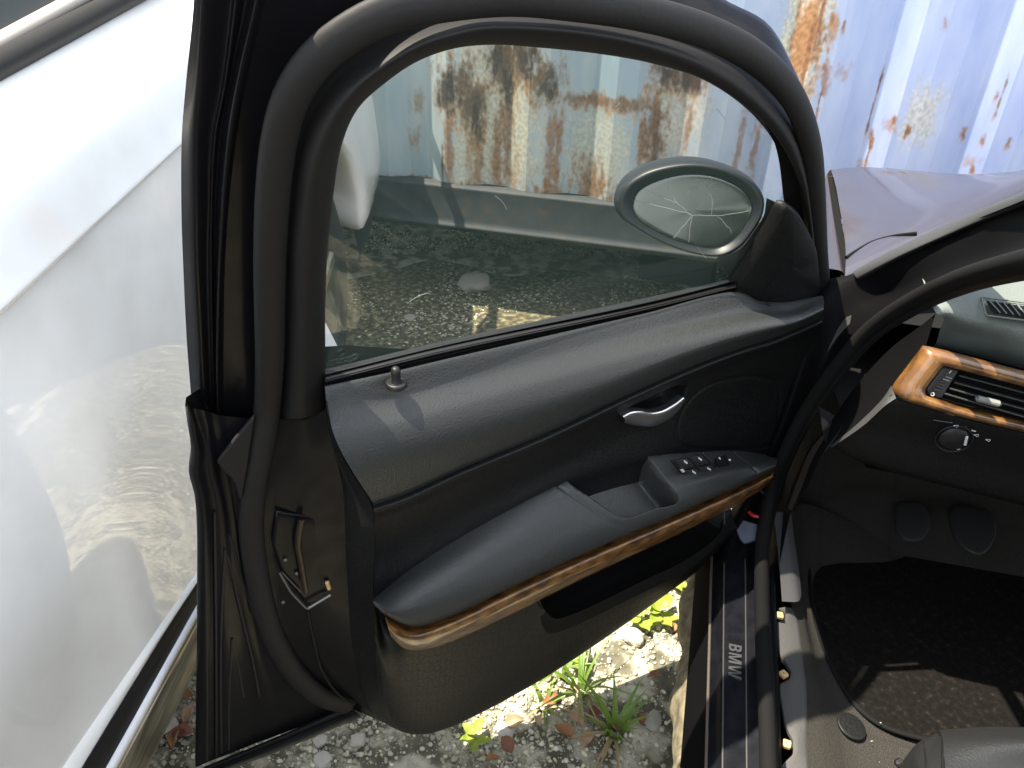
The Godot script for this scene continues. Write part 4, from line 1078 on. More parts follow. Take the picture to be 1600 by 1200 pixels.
	var w3 := V([0.276, 0.556, 0.116, 0.295, 0.521, 0.116, 0.322, 0.504, 0.116, 0.363, 0.496, 0.116, 0.470, 0.502, 0.116, 0.584, 0.516, 0.116, 0.706, 0.526, 0.116, 0.837, 0.537, 0.116, 0.919, 0.549, 0.116, 0.978, 0.569, 0.116])
	w2 = off(w2, Vector3(0, -0.003, 0))
	w3 = off(w3, Vector3(0, -0.006, 0))
	obj("wood_strip", loft([off(w0, Vector3(0, 0, -0.01)), w0, w1, w2, w3, off(w3, Vector3(0, 0.002, -0.02))], 120, 5, Z), M.wood, shell)

	# lower panel and map pocket
	var l0 := V([0.273, 0.578, 0.060, 0.277, 0.540, 0.060, 0.282, 0.529, 0.085, 0.296, 0.513, 0.108] ) 
	l0.append_array(V([0.325, 0.496, 0.112, 0.364, 0.488, 0.112, 0.450, 0.493, 0.112, 0.515, 0.502, 0.112, 0.531, 0.470, 0.112, 0.555, 0.435, 0.112, 0.588, 0.428, 0.112, 0.722, 0.437, 0.112, 0.830, 0.448, 0.112, 0.882, 0.474, 0.112, 0.903, 0.523, 0.112]))
	var l1 := V([0.259, 0.558, 0.100, 0.269, 0.504, 0.100, 0.306, 0.437, 0.100, 0.391, 0.401, 0.100, 0.482, 0.395, 0.100, 0.568, 0.387, 0.100, 0.671, 0.384, 0.100, 0.806, 0.395, 0.100, 0.888, 0.423, 0.100, 0.931, 0.478, 0.100])
	var l2 := V([0.260, 0.481, 0.088, 0.273, 0.405, 0.088, 0.318, 0.344, 0.088, 0.396, 0.315, 0.088, 0.528, 0.321, 0.088, 0.684, 0.338, 0.088, 0.821, 0.361, 0.088, 0.897, 0.398, 0.088, 0.953, 0.447, 0.088])
	var l3 := V([0.268, 0.345, 0.050, 0.287, 0.256, 0.050, 0.322, 0.200, 0.050, 0.376, 0.176, 0.050, 0.556, 0.188, 0.050, 0.735, 0.240, 0.050, 0.848, 0.286, 0.050, 0.920, 0.318, 0.050, 0.956, 0.350, 0.050, 1.006, 0.382, 0.050])
	obj("lower_panel", loft([l0, l1, l2, l3, off(l3, Vector3(0, 0.004, -0.03)), off(l3, Vector3(0, 0.01, -0.08))], 120, 6, Z), M.soft, shell)
	var lip := V([0.515, 0.502, 0.112, 0.531, 0.470, 0.112, 0.555, 0.435, 0.112, 0.588, 0.428, 0.112, 0.722, 0.437, 0.112, 0.830, 0.448, 0.112, 0.882, 0.474, 0.112, 0.903, 0.523, 0.112])
	obj("map_pocket", loft([w3_part(w3), off(w3_part(w3), Vector3(0, -0.01, -0.07)), off(lip, Vector3(0, -0.06, -0.075)), off(lip, Vector3(0, -0.05, -0.012)), lip], 60, 4, Z), M.dull, shell)
	# small trim between armrest end and lower panel
	obj("trim_end", loft([V([1.097, 0.823, 0.040, 1.103, 0.780, 0.040, 1.105, 0.686, 0.040, 1.089, 0.528, 0.040, 1.087, 0.477, 0.040, 1.014, 0.366, 0.040]), V([1.183, 0.767, -0.020, 1.189, 0.725, -0.020, 1.195, 0.623, -0.020, 1.186, 0.450, -0.020, 1.183, 0.386, -0.020, 1.101, 0.276, -0.020])], 40, 3, Vector3(1, 0, 0.5)), M.dull, shell)

	# lock pin
	var pin := V([0.331, 0.921, 0.047])[0]
	var g := []
	for q in [[0.0135, -0.003], [0.0135, 0.0015], [0.0115, 0.0035], [0.0085, 0.003], [0.006, 0.002], [0.0058, 0.012], [0.0062, 0.018], [0.0052, 0.022], [0.003, 0.024], [0.0, 0.0245]]:
		var row := PackedVector3Array()
		for k in 25:
			var a := TAU * k / 24
			row.append(pin + Vector3(cos(a) * q[0], q[1], sin(a) * q[0]))
		g.append(row)
	obj("lock_pin", grid(g, Vector3.UP, true), M.black, shell)

	# sail panel at the mirror
	var sail := V([0.917, 1.067, 0.070, 0.916, 1.037, 0.060, 0.914, 0.991, 0.044, 0.910, 0.942, 0.027, 0.908, 0.907, 0.015, 0.930, 0.885, 0.012, 0.958, 0.869, 0.012, 0.977, 0.860, 0.012, 1.010, 0.841, 0.012, 1.049, 0.834, 0.012, 1.086, 0.840, 0.012, 1.112, 0.847, 0.012, 1.088, 0.911, 0.016, 1.048, 0.961, 0.033, 0.992, 1.013, 0.052, 0.951, 1.049, 0.064])
	obj("mirror_sail_panel", pad(sail, (Vector3(0, 0.1, 1)).normalized(), 0.012, 0.02, 70), M.soft, shell)
	obj("sail_edge_strip", tube(V([0.923, 1.058, 0.059, 0.921, 1.013, 0.044, 0.917, 0.958, 0.024, 0.915, 0.908, 0.007, 0.922, 0.892, 0.004]), 0.0022, 0.0022, Z, 30, 8), M.black, shell)
	obj("sail_groove", tube(V([0.963, 0.955, 0.049, 0.958, 0.920, 0.037, 0.959, 0.892, 0.030, 0.971, 0.873, 0.030, 1.002, 0.859, 0.030]), 0.0008, 0.0008, Z, 30, 6), M.dull, shell)

	mirror(shell)
	latch(shell)

func w3_part(w3: PackedVector3Array) -> PackedVector3Array:
	return V([0.514, 0.506, 0.114, 0.539, 0.509, 0.114, 0.586, 0.513, 0.114, 0.646, 0.519, 0.114, 0.708, 0.524, 0.114, 0.773, 0.528, 0.114, 0.839, 0.535, 0.114, 0.896, 0.543, 0.114])

func belt_rows() -> Array:
	return [
		V([0.259, 0.930, -0.008, 0.427, 0.929, -0.008, 0.757, 0.913, -0.014, 0.934, 0.908, -0.015]),
		V([0.254, 0.937, 0.009, 0.419, 0.936, 0.009, 0.744, 0.919, 0.003, 0.918, 0.916, 0.002]),
		V([0.251, 0.940, 0.018, 0.415, 0.939, 0.018, 0.737, 0.922, 0.012, 0.908, 0.920, 0.011]),
		V([0.254, 0.930, 0.006, 0.420, 0.929, 0.006, 0.748, 0.910, 0.0, 0.922, 0.908, -0.001]),
		V([0.250, 0.939, 0.023, 0.413, 0.938, 0.022, 0.735, 0.919, 0.016, 0.906, 0.917, 0.015]),
		V([0.249, 0.938, 0.026, 0.411, 0.936, 0.026, 0.732, 0.919, 0.020, 0.903, 0.916, 0.019]),
		V([0.252, 0.926, 0.013, 0.417, 0.924, 0.012, 0.744, 0.906, 0.006, 0.918, 0.903, 0.005]),
		V([0.252, 0.921, 0.009, 0.419, 0.917, 0.008, 0.748, 0.900, 0.002, 0.922, 0.897, 0.002]),
		V([0.247, 0.929, 0.028, 0.411, 0.921, 0.026, 0.733, 0.909, 0.021, 0.904, 0.905, 0.020])]

func glass_print(shell: Node3D) -> void:
	# etched maker's marks, read from outside, so mirrored from here
	var c := V([0.278, 0.956, 0.002, 0.262, 0.943, -0.002, 0.295, 0.942, -0.003])
	var ex := (c[2] - c[1]).normalized()
	var nz := Vector3(0, -0.35, 1).normalized()
	var ey := nz.cross(ex).normalized()
	var B := Basis(-ex, ey, nz)
	var f := SystemFont.new()
	f.font_names = PackedStringArray(["Droid Sans"])
	var k := 0
	for q in [["SICHERHEITSGLAS", 0.0042, -0.012], ["43R-001085", 0.0062, -0.0195], ["TRANSPARENT", 0.0042, -0.0265], ["DOT 27", 0.0042, -0.033]]:
		var tm := TextMesh.new()
		tm.text = q[0]
		tm.font = f
		tm.font_size = 32
		tm.pixel_size = q[1] / 32.0
		tm.depth = 0.0003
		obj("glass_lettering", tm, M.ink, shell, Transform3D(B, c[0] + ey * q[2] + ex * (-0.004 + 0.003 * (k % 2)) + nz * 0.001))
		k += 1
	var ring := func(o: Vector3, r: float) -> ArrayMesh:
		var p := PackedVector3Array()
		for i in 24:
			var a := TAU * i / 24
			p.append(o + ex * cos(a) * r + ey * sin(a) * r)
		return tube(p, 0.0003, 0.0003, nz, 32, 5, true)
	var o1: Vector3 = c[0] + nz * 0.001
	obj("glass_emblem", join([ring.call(o1, 0.0065), ring.call(o1, 0.0042), quarter(o1, ex, ey, nz, 0.004, 0.0), quarter(o1, ex, ey, nz, 0.004, PI)]), M.ink, shell)
	var o2: Vector3 = c[0] + ex * 0.019 - ey * 0.014 + nz * 0.001
	obj("glass_approval_mark", join([ring.call(o2, 0.005), ring.call(o2, 0.0035)]), M.ink, shell)
	var o3: Vector3 = c[0] + ex * 0.017 - ey * 0.026 + nz * 0.001
	obj("glass_approval_mark", join([ring.call(o3, 0.005), bar(o3 - ex * 0.002, o3 + ex * 0.002, 0.002, 0.0003, nz)]), M.ink, shell)

func quarter(o: Vector3, ex: Vector3, ey: Vector3, nz: Vector3, r: float, a0: float) -> ArrayMesh:
	var p := PackedVector3Array([o])
	for i in 7:
		var a := a0 + PI / 2 * i / 6.0
		p.append(o + ex * cos(a) * r + ey * sin(a) * r)
	return pad(p, nz, 0.0, 0.0002, 24, true)

func mirror(shell: Node3D) -> void:
	var ax := Vector3(-0.55, 0.22, 0.80).normalized()
	var out := V([0.749, 1.032, -0.108, 0.757, 1.056, -0.109, 0.783, 1.080, -0.098, 0.818, 1.094, -0.078, 0.853, 1.099, -0.055, 0.891, 1.092, -0.027, 0.920, 1.075, -0.002, 0.933, 1.050, 0.014, 0.930, 1.026, 0.019, 0.918, 1.001, 0.017, 0.904, 0.979, 0.013, 0.882, 0.963, 0.002, 0.842, 0.964, -0.025, 0.803, 0.978, -0.056, 0.768, 1.000, -0.086, 0.752, 1.013, -0.100])
	var gl := V([0.772, 1.028, -0.091, 0.781, 1.050, -0.091, 0.812, 1.070, -0.075, 0.848, 1.079, -0.053, 0.883, 1.074, -0.028, 0.909, 1.057, -0.005, 0.917, 1.036, 0.007, 0.909, 1.013, 0.007, 0.894, 0.989, 0.003, 0.873, 0.975, -0.008, 0.841, 0.978, -0.030, 0.803, 0.992, -0.060, 0.778, 1.011, -0.082])
	var o := rs(out, 64, true)
	var i0 := rs(gl, 64, true)
	# start both loops at the same angle
	var c := Vector3.ZERO
	for v in i0:
		c += v
	c /= 64.0
	var rows := []
	var ring := func(s: float, d: float) -> PackedVector3Array:
		var r := PackedVector3Array()
		for k in 64:
			r.append(i0[k].lerp(o[k], s) + ax * d)
		r.append(r[0])
		return r
	rows = [ring.call(-0.05, -0.02), ring.call(0.0, 0.0), ring.call(0.1, 0.006), ring.call(0.52, 0.010), ring.call(0.6, 0.012), ring.call(0.8, 0.010), ring.call(0.95, -0.004), ring.call(1.0, -0.03)]
	for q in [[0.97, -0.07], [0.85, -0.11], [0.6, -0.14], [0.0, -0.15]]:
		var r := PackedVector3Array()
		for k in 65:
			var v: Vector3 = o[k % 64]
			r.append(c + (v - c) * q[0] + ax * q[1])
		rows.append(r)
	obj("mirror_housing", grid(rows, ax, true), mat("mirror_shell", lin(0.005, 0.0065, 0.009), 0.45), shell)
	var gp := off(gl, ax * 0.002)
	obj("mirror_glass", pad(gp, ax, 0.0, 0.001, 60), M.mirror, shell)
	var cr := []
	for q in [V([0.844, 1.021, -0.039, 0.816, 1.028, -0.061, 0.773, 1.037, -0.093]), V([0.844, 1.021, -0.039, 0.875, 1.023, -0.019, 0.913, 1.033, 0.005]), V([0.844, 1.021, -0.039, 0.824, 1.040, -0.058, 0.812, 1.069, -0.075]), V([0.844, 1.021, -0.039, 0.827, 0.995, -0.044, 0.821, 0.985, -0.046]), V([0.863, 1.059, -0.037, 0.854, 1.069, -0.046, 0.847, 1.076, -0.053]), V([0.863, 1.059, -0.037, 0.879, 1.062, -0.027, 0.893, 1.060, -0.017]), V([0.863, 1.059, -0.037, 0.850, 1.061, -0.046, 0.838, 1.051, -0.052]), V([0.863, 1.059, -0.037, 0.869, 1.042, -0.028, 0.868, 1.024, -0.024]), V([0.863, 1.059, -0.037, 0.867, 1.071, -0.037, 0.869, 1.075, -0.037]), V([0.844, 1.021, -0.039, 0.841, 0.998, -0.035, 0.839, 0.981, -0.032]), V([0.875, 1.023, -0.019, 0.890, 1.004, -0.003, 0.892, 0.999, -0.001]), V([0.828, 1.036, -0.055, 0.797, 1.050, -0.080, 0.786, 1.053, -0.089])]:
		var path := PackedVector3Array()
		var p := rs(q, 9)
		for i in p.size():
			path.append(p[i] + Vector3(rng.randf_range(-1, 1), rng.randf_range(-1, 1), 0) * (0.0012 if i > 0 and i < 8 else 0.0) + ax * 0.0028)
		cr.append(tube(path, 0.00022, 0.0002, ax, 9, 5, false, true))
	obj("crack", join(cr), M.crack, shell)
	obj("mirror_stem", loft([V([0.935, 1.052, 0.014, 0.931, 1.026, 0.019, 0.918, 1.000, 0.017, 0.902, 0.975, 0.013, 0.874, 0.961, -0.003]), V([0.987, 1.027, 0.005, 0.986, 0.984, -0.011, 0.984, 0.941, -0.026, 0.977, 0.905, -0.038, 0.958, 0.882, -0.040])], 24, 4, Vector3(0, 0, 1)), M.black, shell)

func latch(shell: Node3D) -> void:
	var Z := Vector3(0, 0, 1)
	obj("latch_plate", pad(V([0.170, 0.740, 0.006, 0.200, 0.722, 0.006, 0.242, 0.696, 0.006, 0.251, 0.645, 0.006, 0.244, 0.564, 0.006, 0.223, 0.547, 0.006, 0.189, 0.547, 0.006, 0.162, 0.630, 0.006, 0.157, 0.688, 0.006]), Z, 0.0, 0.004, 40, true), M.paint, shell)
	var p := V([0.199, 0.723, 0.016, 0.189, 0.682, 0.016, 0.189, 0.639, 0.016, 0.189, 0.588, 0.016])
	obj("latch_fork", loft([off(p, Vector3(-0.004, 0, -0.004)), off(p, Vector3(-0.002, 0, 0.002)), off(p, Vector3(0.003, 0, 0.002)), off(p, Vector3(0.005, 0, -0.004))], 20, 3, Z), mat("oily_steel", lin(0.05, 0.038, 0.026), 0.4, 0.5), shell)
	obj("latch_lip", tube(V([0.158, 0.642, 0.014, 0.169, 0.596, 0.014, 0.187, 0.552, 0.014, 0.223, 0.563, 0.014]), 0.0022, 0.003, Z, 30, 8, false, true), M.satin, shell)
	obj("latch_lip", tube(V([0.162, 0.636, 0.010, 0.176, 0.602, 0.010, 0.183, 0.586, 0.010]), 0.0012, 0.0012, Z, 14, 8), M.satin, shell)
	var b := V([0.221, 0.590, 0.012, 0.223, 0.572, 0.012])
	obj("latch_bolt", bar(b[0], b[1], 0.006, 0.006, Z, 0.3), M.brass, shell)
	for q in [V([0.170, 0.654, 0.010, 0.157, 0.576, 0.010, 0.248, 0.552, 0.010, 0.182, 0.622, 0.010])]:
		for s in q:
			obj("screw", pad(PackedVector3Array([s + Vector3(0.003, 0, 0), s + Vector3(0, 0.003, 0), s - Vector3(0.003, 0, 0), s - Vector3(0, 0.003, 0)]), Z, 0.001, 0.001, 12), M.satin, shell)
	obj("shut_face_groove", tube(V([0.188, 0.540, 0.008, 0.191, 0.474, 0.008, 0.194, 0.412, 0.008, 0.208, 0.348, 0.008, 0.233, 0.290, 0.008]), 0.0018, 0.0018, Z, 30, 8), M.rubber, shell)

func body(car: Node3D) -> void:
	var Y := Vector3.UP
	var run := func(a: Array, zf: float, zb: float) -> PackedVector3Array:
		# a sill line through two points, carried on to the given ends
		var p := V(a)
		var d := (p[1] - p[0]) / (p[1].z - p[0].z)
		return PackedVector3Array([p[0] + d * (zf - p[0].z), p[0], p[1], p[0] + d * (zb - p[0].z)])
	var za := -1.30
	var zb := 0.5
	var skirt0: PackedVector3Array = run.call([0.111, 0.200, -1.271, 0.112, 0.200, -0.840], za, zb)
	var skirt1: PackedVector3Array = run.call([0.128, 0.260, -1.250, 0.124, 0.260, -0.805], za, zb)
	var c0: PackedVector3Array = run.call([0.146, 0.355, -1.210, 0.152, 0.355, -0.757], za, zb)
	var c1: PackedVector3Array = run.call([0.150, 0.360, -1.204, 0.157, 0.360, -0.755], za, zb)
	var c2: PackedVector3Array = run.call([0.156, 0.370, -1.189, 0.164, 0.370, -0.751], za, zb)
	var d0: PackedVector3Array = run.call([0.165, 0.385, -1.154, 0.171, 0.385, -0.739], za, zb)
	var d1: PackedVector3Array = run.call([0.203, 0.385, -1.176, 0.205, 0.385, -0.748], za, zb)
	var e0: PackedVector3Array = run.call([0.218, 0.392, -1.186, 0.221, 0.392, -0.747], za, zb)
	var sill := obj("sill", loft([off(c0, Vector3(0.0, -0.006, 0)), c0, off(c0, Vector3(0.003, 0.002, 0)), c1, c2, d0, d1, e0, off(e0, Vector3(0.02, 0.0, 0)), off(e0, Vector3(0.024, -0.05, 0))], 40, 4, Y), M.sill, car)
	obj("sill_face", loft([off(skirt1, Vector3(0.03, -0.1, 0)), off(skirt1, Vector3(0.0, -0.005, 0)), skirt1, off(skirt1, Vector3(0.004, 0.03, 0)), off(c0, Vector3(0.0, -0.004, 0))], 40, 4, Vector3(-1, 0.3, 0)), mat("sill_face_black", lin(0.006, 0.006, 0.007), 0.9, 0.0, 0.1), sill)
	obj("muddy_skirt", loft([off(skirt0, Vector3(0.05, -0.05, 0)), skirt0, off(skirt1, Vector3(-0.004, -0.004, 0)), off(skirt1, Vector3(0.006, 0.004, 0))], 120, 5, Vector3(-1, 1, 0), func(v: Vector3) -> Vector3: return v + Vector3(-0.006 * (sin(v.z * 31.0) + sin(v.z * 77.0) * 0.5), 0, 0) if v.y < 0.24 else v), M.mud, sill)
	obj("sill_ridge", tube(c0, 0.0025, 0.0025, Y, 20, 8), mat("dirty_edge", lin(0.09, 0.07, 0.055), 0.6), sill)
	obj("sill_groove", tube(off(d0, Vector3(0, 0.001, 0)), 0.0014, 0.0014, Y, 20, 8), M.groove, sill)
	obj("sill_groove", tube(off(d1, Vector3(0, 0.001, 0)), 0.0014, 0.0014, Y, 20, 8), M.groove, sill)
	# plate lettering, pressed proud of the sill plate and read from the cabin side
	var lt := V([0.186, 0.387, -0.931])[0]
	var f := SystemFont.new()
	f.font_names = PackedStringArray(["Droid Sans"])
	f.font_weight = 700
	f.font_italic = true
	var tm := TextMesh.new()
	tm.text = "BMW"
	tm.font = f
	tm.font_size = 48
	tm.pixel_size = 0.021 / 36.0
	tm.depth = 0.003
	obj("sill_lettering", tm, mat("worn_print", lin(0.085, 0.087, 0.093), 0.35, 0.4), sill, Transform3D(Basis(Vector3(0, 0, 1), Vector3(1, 0, 0), Vector3(0, 1, 0)), lt))

	# door-opening seal: along the sill, up the hinge pillar and the screen pillar
	var seal := V([0.226, 0.430, -0.725, 0.225, 0.430, -0.828, 0.222, 0.430, -0.948, 0.222, 0.430, -1.088, 0.222, 0.440, -1.158, 0.225, 0.470, -1.203, 0.229, 0.530, -1.233, 0.241, 0.610, -1.250, 0.259, 0.690, -1.259, 0.282, 0.770, -1.255, 0.308, 0.855, -1.233, 0.337, 0.945, -1.169, 0.356, 1.030, -1.072, 0.357, 1.130, -0.910, 0.319, 1.240, -0.688])
	# on from the screen pillar to the roof rail
	seal.append_array(PackedVector3Array([Vector3(0.40, 1.335, -0.60), Vector3(0.38, 1.35, -0.2), Vector3(0.375, 1.35, 0.2)]))
	var s2 := PackedVector3Array([seal[0] + Vector3(0.0, 0, 1.0)])
	s2.append_array(seal)
	obj("opening_seal", tube(s2, 0.012, 0.013, Vector3(-0.4, 0.8, 0.5).normalized(), 120, 14), M.dull, car)
	obj("opening_seal_lip", tube(off(s2, Vector3(0.010, -0.010, 0)), 0.006, 0.010, Vector3(-0.4, 0.8, 0.5).normalized(), 120, 10), M.rubber, car)

	# hinge pillar and screen pillar outside the seal
	var ho := V([0.161, 0.385, -1.140, 0.172, 0.400, -1.195, 0.188, 0.440, -1.235, 0.206, 0.520, -1.247, 0.213, 0.580, -1.249, 0.223, 0.660, -1.259, 0.232, 0.760, -1.282, 0.244, 0.850, -1.325, 0.257, 0.880, -1.341, 0.286, 0.895, -1.338, 0.328, 0.957, -1.286, 0.386, 1.035, -1.229, 0.404, 1.128, -1.093, 0.387, 1.230, -0.891])
	var hi := V([0.222, 0.420, -1.121, 0.221, 0.435, -1.171, 0.224, 0.460, -1.217, 0.228, 0.520, -1.244, 0.241, 0.600, -1.267, 0.259, 0.680, -1.282, 0.282, 0.760, -1.279, 0.308, 0.845, -1.259, 0.337, 0.900, -1.239, 0.356, 0.945, -1.205, 0.368, 0.990, -1.153, 0.380, 1.050, -1.067, 0.370, 1.120, -0.945, 0.336, 1.230, -0.729])
	ho.append_array(PackedVector3Array([Vector3(0.37, 1.345, -0.60), Vector3(0.345, 1.365, -0.2), Vector3(0.335, 1.368, 0.2)]))
	hi.append_array(PackedVector3Array([Vector3(0.40, 1.33, -0.61), Vector3(0.38, 1.345, -0.2), Vector3(0.375, 1.345, 0.2)]))
	obj("hinge_pillar", loft([off(ho, Vector3(-0.012, -0.03, -0.05)), ho, rowmid(ho, hi, 0.45, Vector3(0.01, -0.022, -0.01)), hi], 80, 5, Vector3(-0.5, 0.5, 0.8)), M.pillar, car)
	obj("pillar_patch", pad(V([0.189, 0.440, -1.214, 0.179, 0.425, -1.199, 0.187, 0.415, -1.188, 0.197, 0.410, -1.182, 0.219, 0.420, -1.188, 0.222, 0.440, -1.209]), Vector3(-0.3, 0.9, 0.4).normalized(), 0.0, 0.003, 30, true), M.blue, car)
	obj("loose_wire", tube(V([0.196, 0.460, -1.215, 0.205, 0.460, -1.207, 0.214, 0.460, -1.206, 0.223, 0.460, -1.199]), 0.0035, 0.003, Y, 16, 8), M.red, car)
	obj("loose_wire", tube(V([0.227, 0.620, -1.279, 0.237, 0.620, -1.298, 0.253, 0.620, -1.314, 0.273, 0.620, -1.334]), 0.0014, 0.0014, Y, 16, 6), M.red, car)
	var hp := V([0.229, 0.580, -1.294, 0.249, 0.580, -1.288])
	obj("door_hinge", bar(hp[0], hp[1], 0.018, 0.014, Y, 0.3), M.paint, car)
	obj("check_strap", tube(V([0.198, 0.500, -1.247, 0.207, 0.500, -1.237, 0.218, 0.500, -1.225]), 0.003, 0.003, Y, 12, 8), M.satin, car)
	obj("pillar_bracket", loft([V([0.264, 0.800, -1.266, 0.278, 0.840, -1.286, 0.284, 0.860, -1.268]), V([0.261, 0.790, -1.257, 0.273, 0.820, -1.266, 0.283, 0.850, -1.258])], 12, 2, Vector3(-0.3, 0.6, 0.6)), mat("bracket_grey", lin(0.05, 0.048, 0.045), 0.6), car)
	obj("pillar_clip", bar(V([0.254, 0.840, -1.448])[0], V([0.257, 0.820, -1.417])[0], 0.008, 0.008, Vector3.RIGHT, 0.3), M.brass, car)
	obj("pillar_rubber_strip", loft([V([0.285, 0.900, -1.347, 0.331, 0.962, -1.315, 0.389, 1.042, -1.259, 0.410, 1.135, -1.125, 0.392, 1.240, -0.920]), V([0.284, 0.902, -1.331, 0.325, 0.968, -1.287, 0.382, 1.047, -1.230, 0.402, 1.138, -1.099, 0.387, 1.240, -0.903]), V([0.288, 0.900, -1.321, 0.324, 0.965, -1.272, 0.381, 1.043, -1.215, 0.400, 1.134, -1.085, 0.382, 1.238, -0.884]), V([0.295, 0.890, -1.334, 0.328, 0.955, -1.283, 0.386, 1.034, -1.227, 0.405, 1.126, -1.095, 0.388, 1.230, -0.895])], 40, 4, Vector3(-0.5, 0.8, 0.3)), mat("grey_strip", lin(0.035, 0.035, 0.037), 0.5), car)

	# hood and fender
	var near := V([0.282, 0.875, -1.389, 0.314, 0.885, -1.418, 0.370, 0.900, -1.472, 0.487, 0.930, -1.577, 0.621, 0.950, -1.711, 0.877, 0.970, -2.002])
	var far := V([0.341, 0.790, -2.194, 0.410, 0.795, -2.222, 0.497, 0.805, -2.200, 0.607, 0.815, -2.154, 0.769, 0.820, -2.120, 0.954, 0.825, -2.060])
	near.append(Vector3(1.68, 0.92, -1.45))
	far.append(Vector3(1.62, 0.80, -2.15))
	var midr := rowmid(far, near, 0.5, Vector3(0, 0.022, 0))
	var q1r := rowmid(far, near, 0.12, Vector3(0, 0.012, 0))
	obj("hood", loft([off(far, Vector3(0, -0.18, -0.10)), off(far, Vector3(0, -0.05, -0.055)), far, q1r, midr, near, off(near, Vector3(0, -0.06, 0.03))], 50, 6, Y), M.hood, car)
	var fe0 := V([0.311, 0.770, -2.082, 0.289, 0.790, -1.821, 0.253, 0.840, -1.464])
	var fe1 := V([0.335, 0.785, -2.178, 0.310, 0.820, -1.772, 0.283, 0.868, -1.406])
	obj("front_fender", loft([off(fe0, Vector3(-0.05, -0.45, 0)), off(fe0, Vector3(-0.04, -0.10, 0)), fe0, rowmid(fe0, fe1, 0.6, Vector3(0, 0.006, 0)), fe1, off(fe1, Vector3(0.004, -0.02, 0))], 30, 4, Vector3(-0.6, 0.8, 0)), M.hood, car)
	obj("hood_gap", loft([off(fe1, Vector3(-0.003, -0.006, 0)), off(fe1, Vector3(0.016, -0.006, 0))], 20, 1, Y), M.dull, car)
	obj("cowl_gap", tube(V([0.284, 0.887, -1.429, 0.306, 0.891, -1.459, 0.335, 0.897, -1.491, 0.372, 0.907, -1.505, 0.406, 0.914, -1.510]), 0.0025, 0.004, Y, 30, 6), M.dull, car)
	obj("engine_bay", loft([V([0.30, 0.79, -1.40, 1.7, 0.79, -1.40]), V([0.30, 0.60, -2.2, 1.7, 0.60, -2.2])], 4, 1, Y), M.dull, car)
	obj("firewall", loft([V([0.27, 0.80, -1.66, 1.7, 0.80, -1.66]), V([0.27, 0.0, -1.66, 1.7, 0.0, -1.66])], 4, 1, Vector3(0, 0, 1)), M.dull, car)

	# windshield, roof and the rest of the body that shades the cabin
	var wl := V([0.297, 0.900, -1.348, 0.328, 0.962, -1.294, 0.385, 1.042, -1.236, 0.404, 1.136, -1.103])
	obj("windshield", loft([PackedVector3Array([wl[0] + Vector3(0.02, 0, 0), wl[1], wl[2], wl[3], Vector3(0.47, 1.36, -0.62)]), PackedVector3Array([wl[0] + Vector3(1.3, 0.02, -0.1), wl[1] + Vector3(1.25, 0.04, -0.08), wl[2] + Vector3(1.2, 0.04, -0.06), wl[3] + Vector3(1.1, 0.05, -0.04), Vector3(1.5, 1.40, -0.66)])], 24, 3, Vector3(0, 0.5, -1)), M.clear, car)
	obj("roof", loft([V([0.40, 1.36, -0.60, 0.34, 1.375, 0.2, 0.40, 1.36, 1.2]), V([0.50, 1.40, -0.64, 0.46, 1.42, 0.2, 0.50, 1.40, 1.2]), V([1.0, 1.42, -0.68, 1.0, 1.45, 0.2, 1.0, 1.42, 1.2]), V([1.6, 1.36, -0.60, 1.66, 1.375, 0.2, 1.6, 1.36, 1.2])], 16, 3, Y), M.paint, car)
	obj("headliner", loft([V([0.44, 1.34, -0.60, 0.40, 1.355, 0.2, 0.44, 1.34, 1.2]), V([1.58, 1.34, -0.60, 1.62, 1.355, 0.2, 1.58, 1.34, 1.2])], 16, 1, Vector3.DOWN), M.felt, car)
	obj("far_door", loft([V([1.78, 0.9, -1.4, 1.80, 0.92, 1.4]), V([1.86, 0.6, -1.4, 1.88, 0.6, 1.4]), V([1.80, 0.25, -1.4, 1.82, 0.25, 1.4])], 6, 3, Vector3.RIGHT), M.paint, car)
	obj("centre_pillar", loft([V([0.20, 0.38, 0.22, 0.20, 0.88, 0.26, 0.36, 1.36, 0.34]), V([0.20, 0.38, 0.34, 0.20, 0.88, 0.38, 0.36, 1.36, 0.46])], 12, 1, Vector3.LEFT), M.paint, car)
	obj("rear_door", loft([V([0.10, 0.90, 0.36, 0.12, 0.92, 1.4]), V([0.05, 0.62, 0.36, 0.06, 0.62, 1.4]), V([0.10, 0.25, 0.36, 0.12, 0.25, 1.4])], 10, 4, Vector3.LEFT), M.paint, car)
	obj("rear_wall", loft([V([0.15, 1.0, 1.45, 1.75, 1.0, 1.45]), V([0.15, 0.1, 1.45, 1.75, 0.1, 1.45])], 3, 1, Vector3(0, 0, -1)), M.dull, car)
	obj("underfloor", loft([V([0.16, 0.20, -1.42, 1.8, 0.20, -1.42]), V([0.16, 0.20, 1.45, 1.8, 0.20, 1.45])], 3, 1, Vector3.DOWN), M.dull, car)

func rowmid(a: PackedVector3Array, b: PackedVector3Array, t: float, d: Vector3) -> PackedVector3Array:
	var n := maxi(a.size(), b.size()) * 2
	var p := rs(a, n)
	var q := rs(b, n)
	var r := PackedVector3Array()
	for i in n:
		r.append(p[i].lerp(q[i], t) + d)
	return r

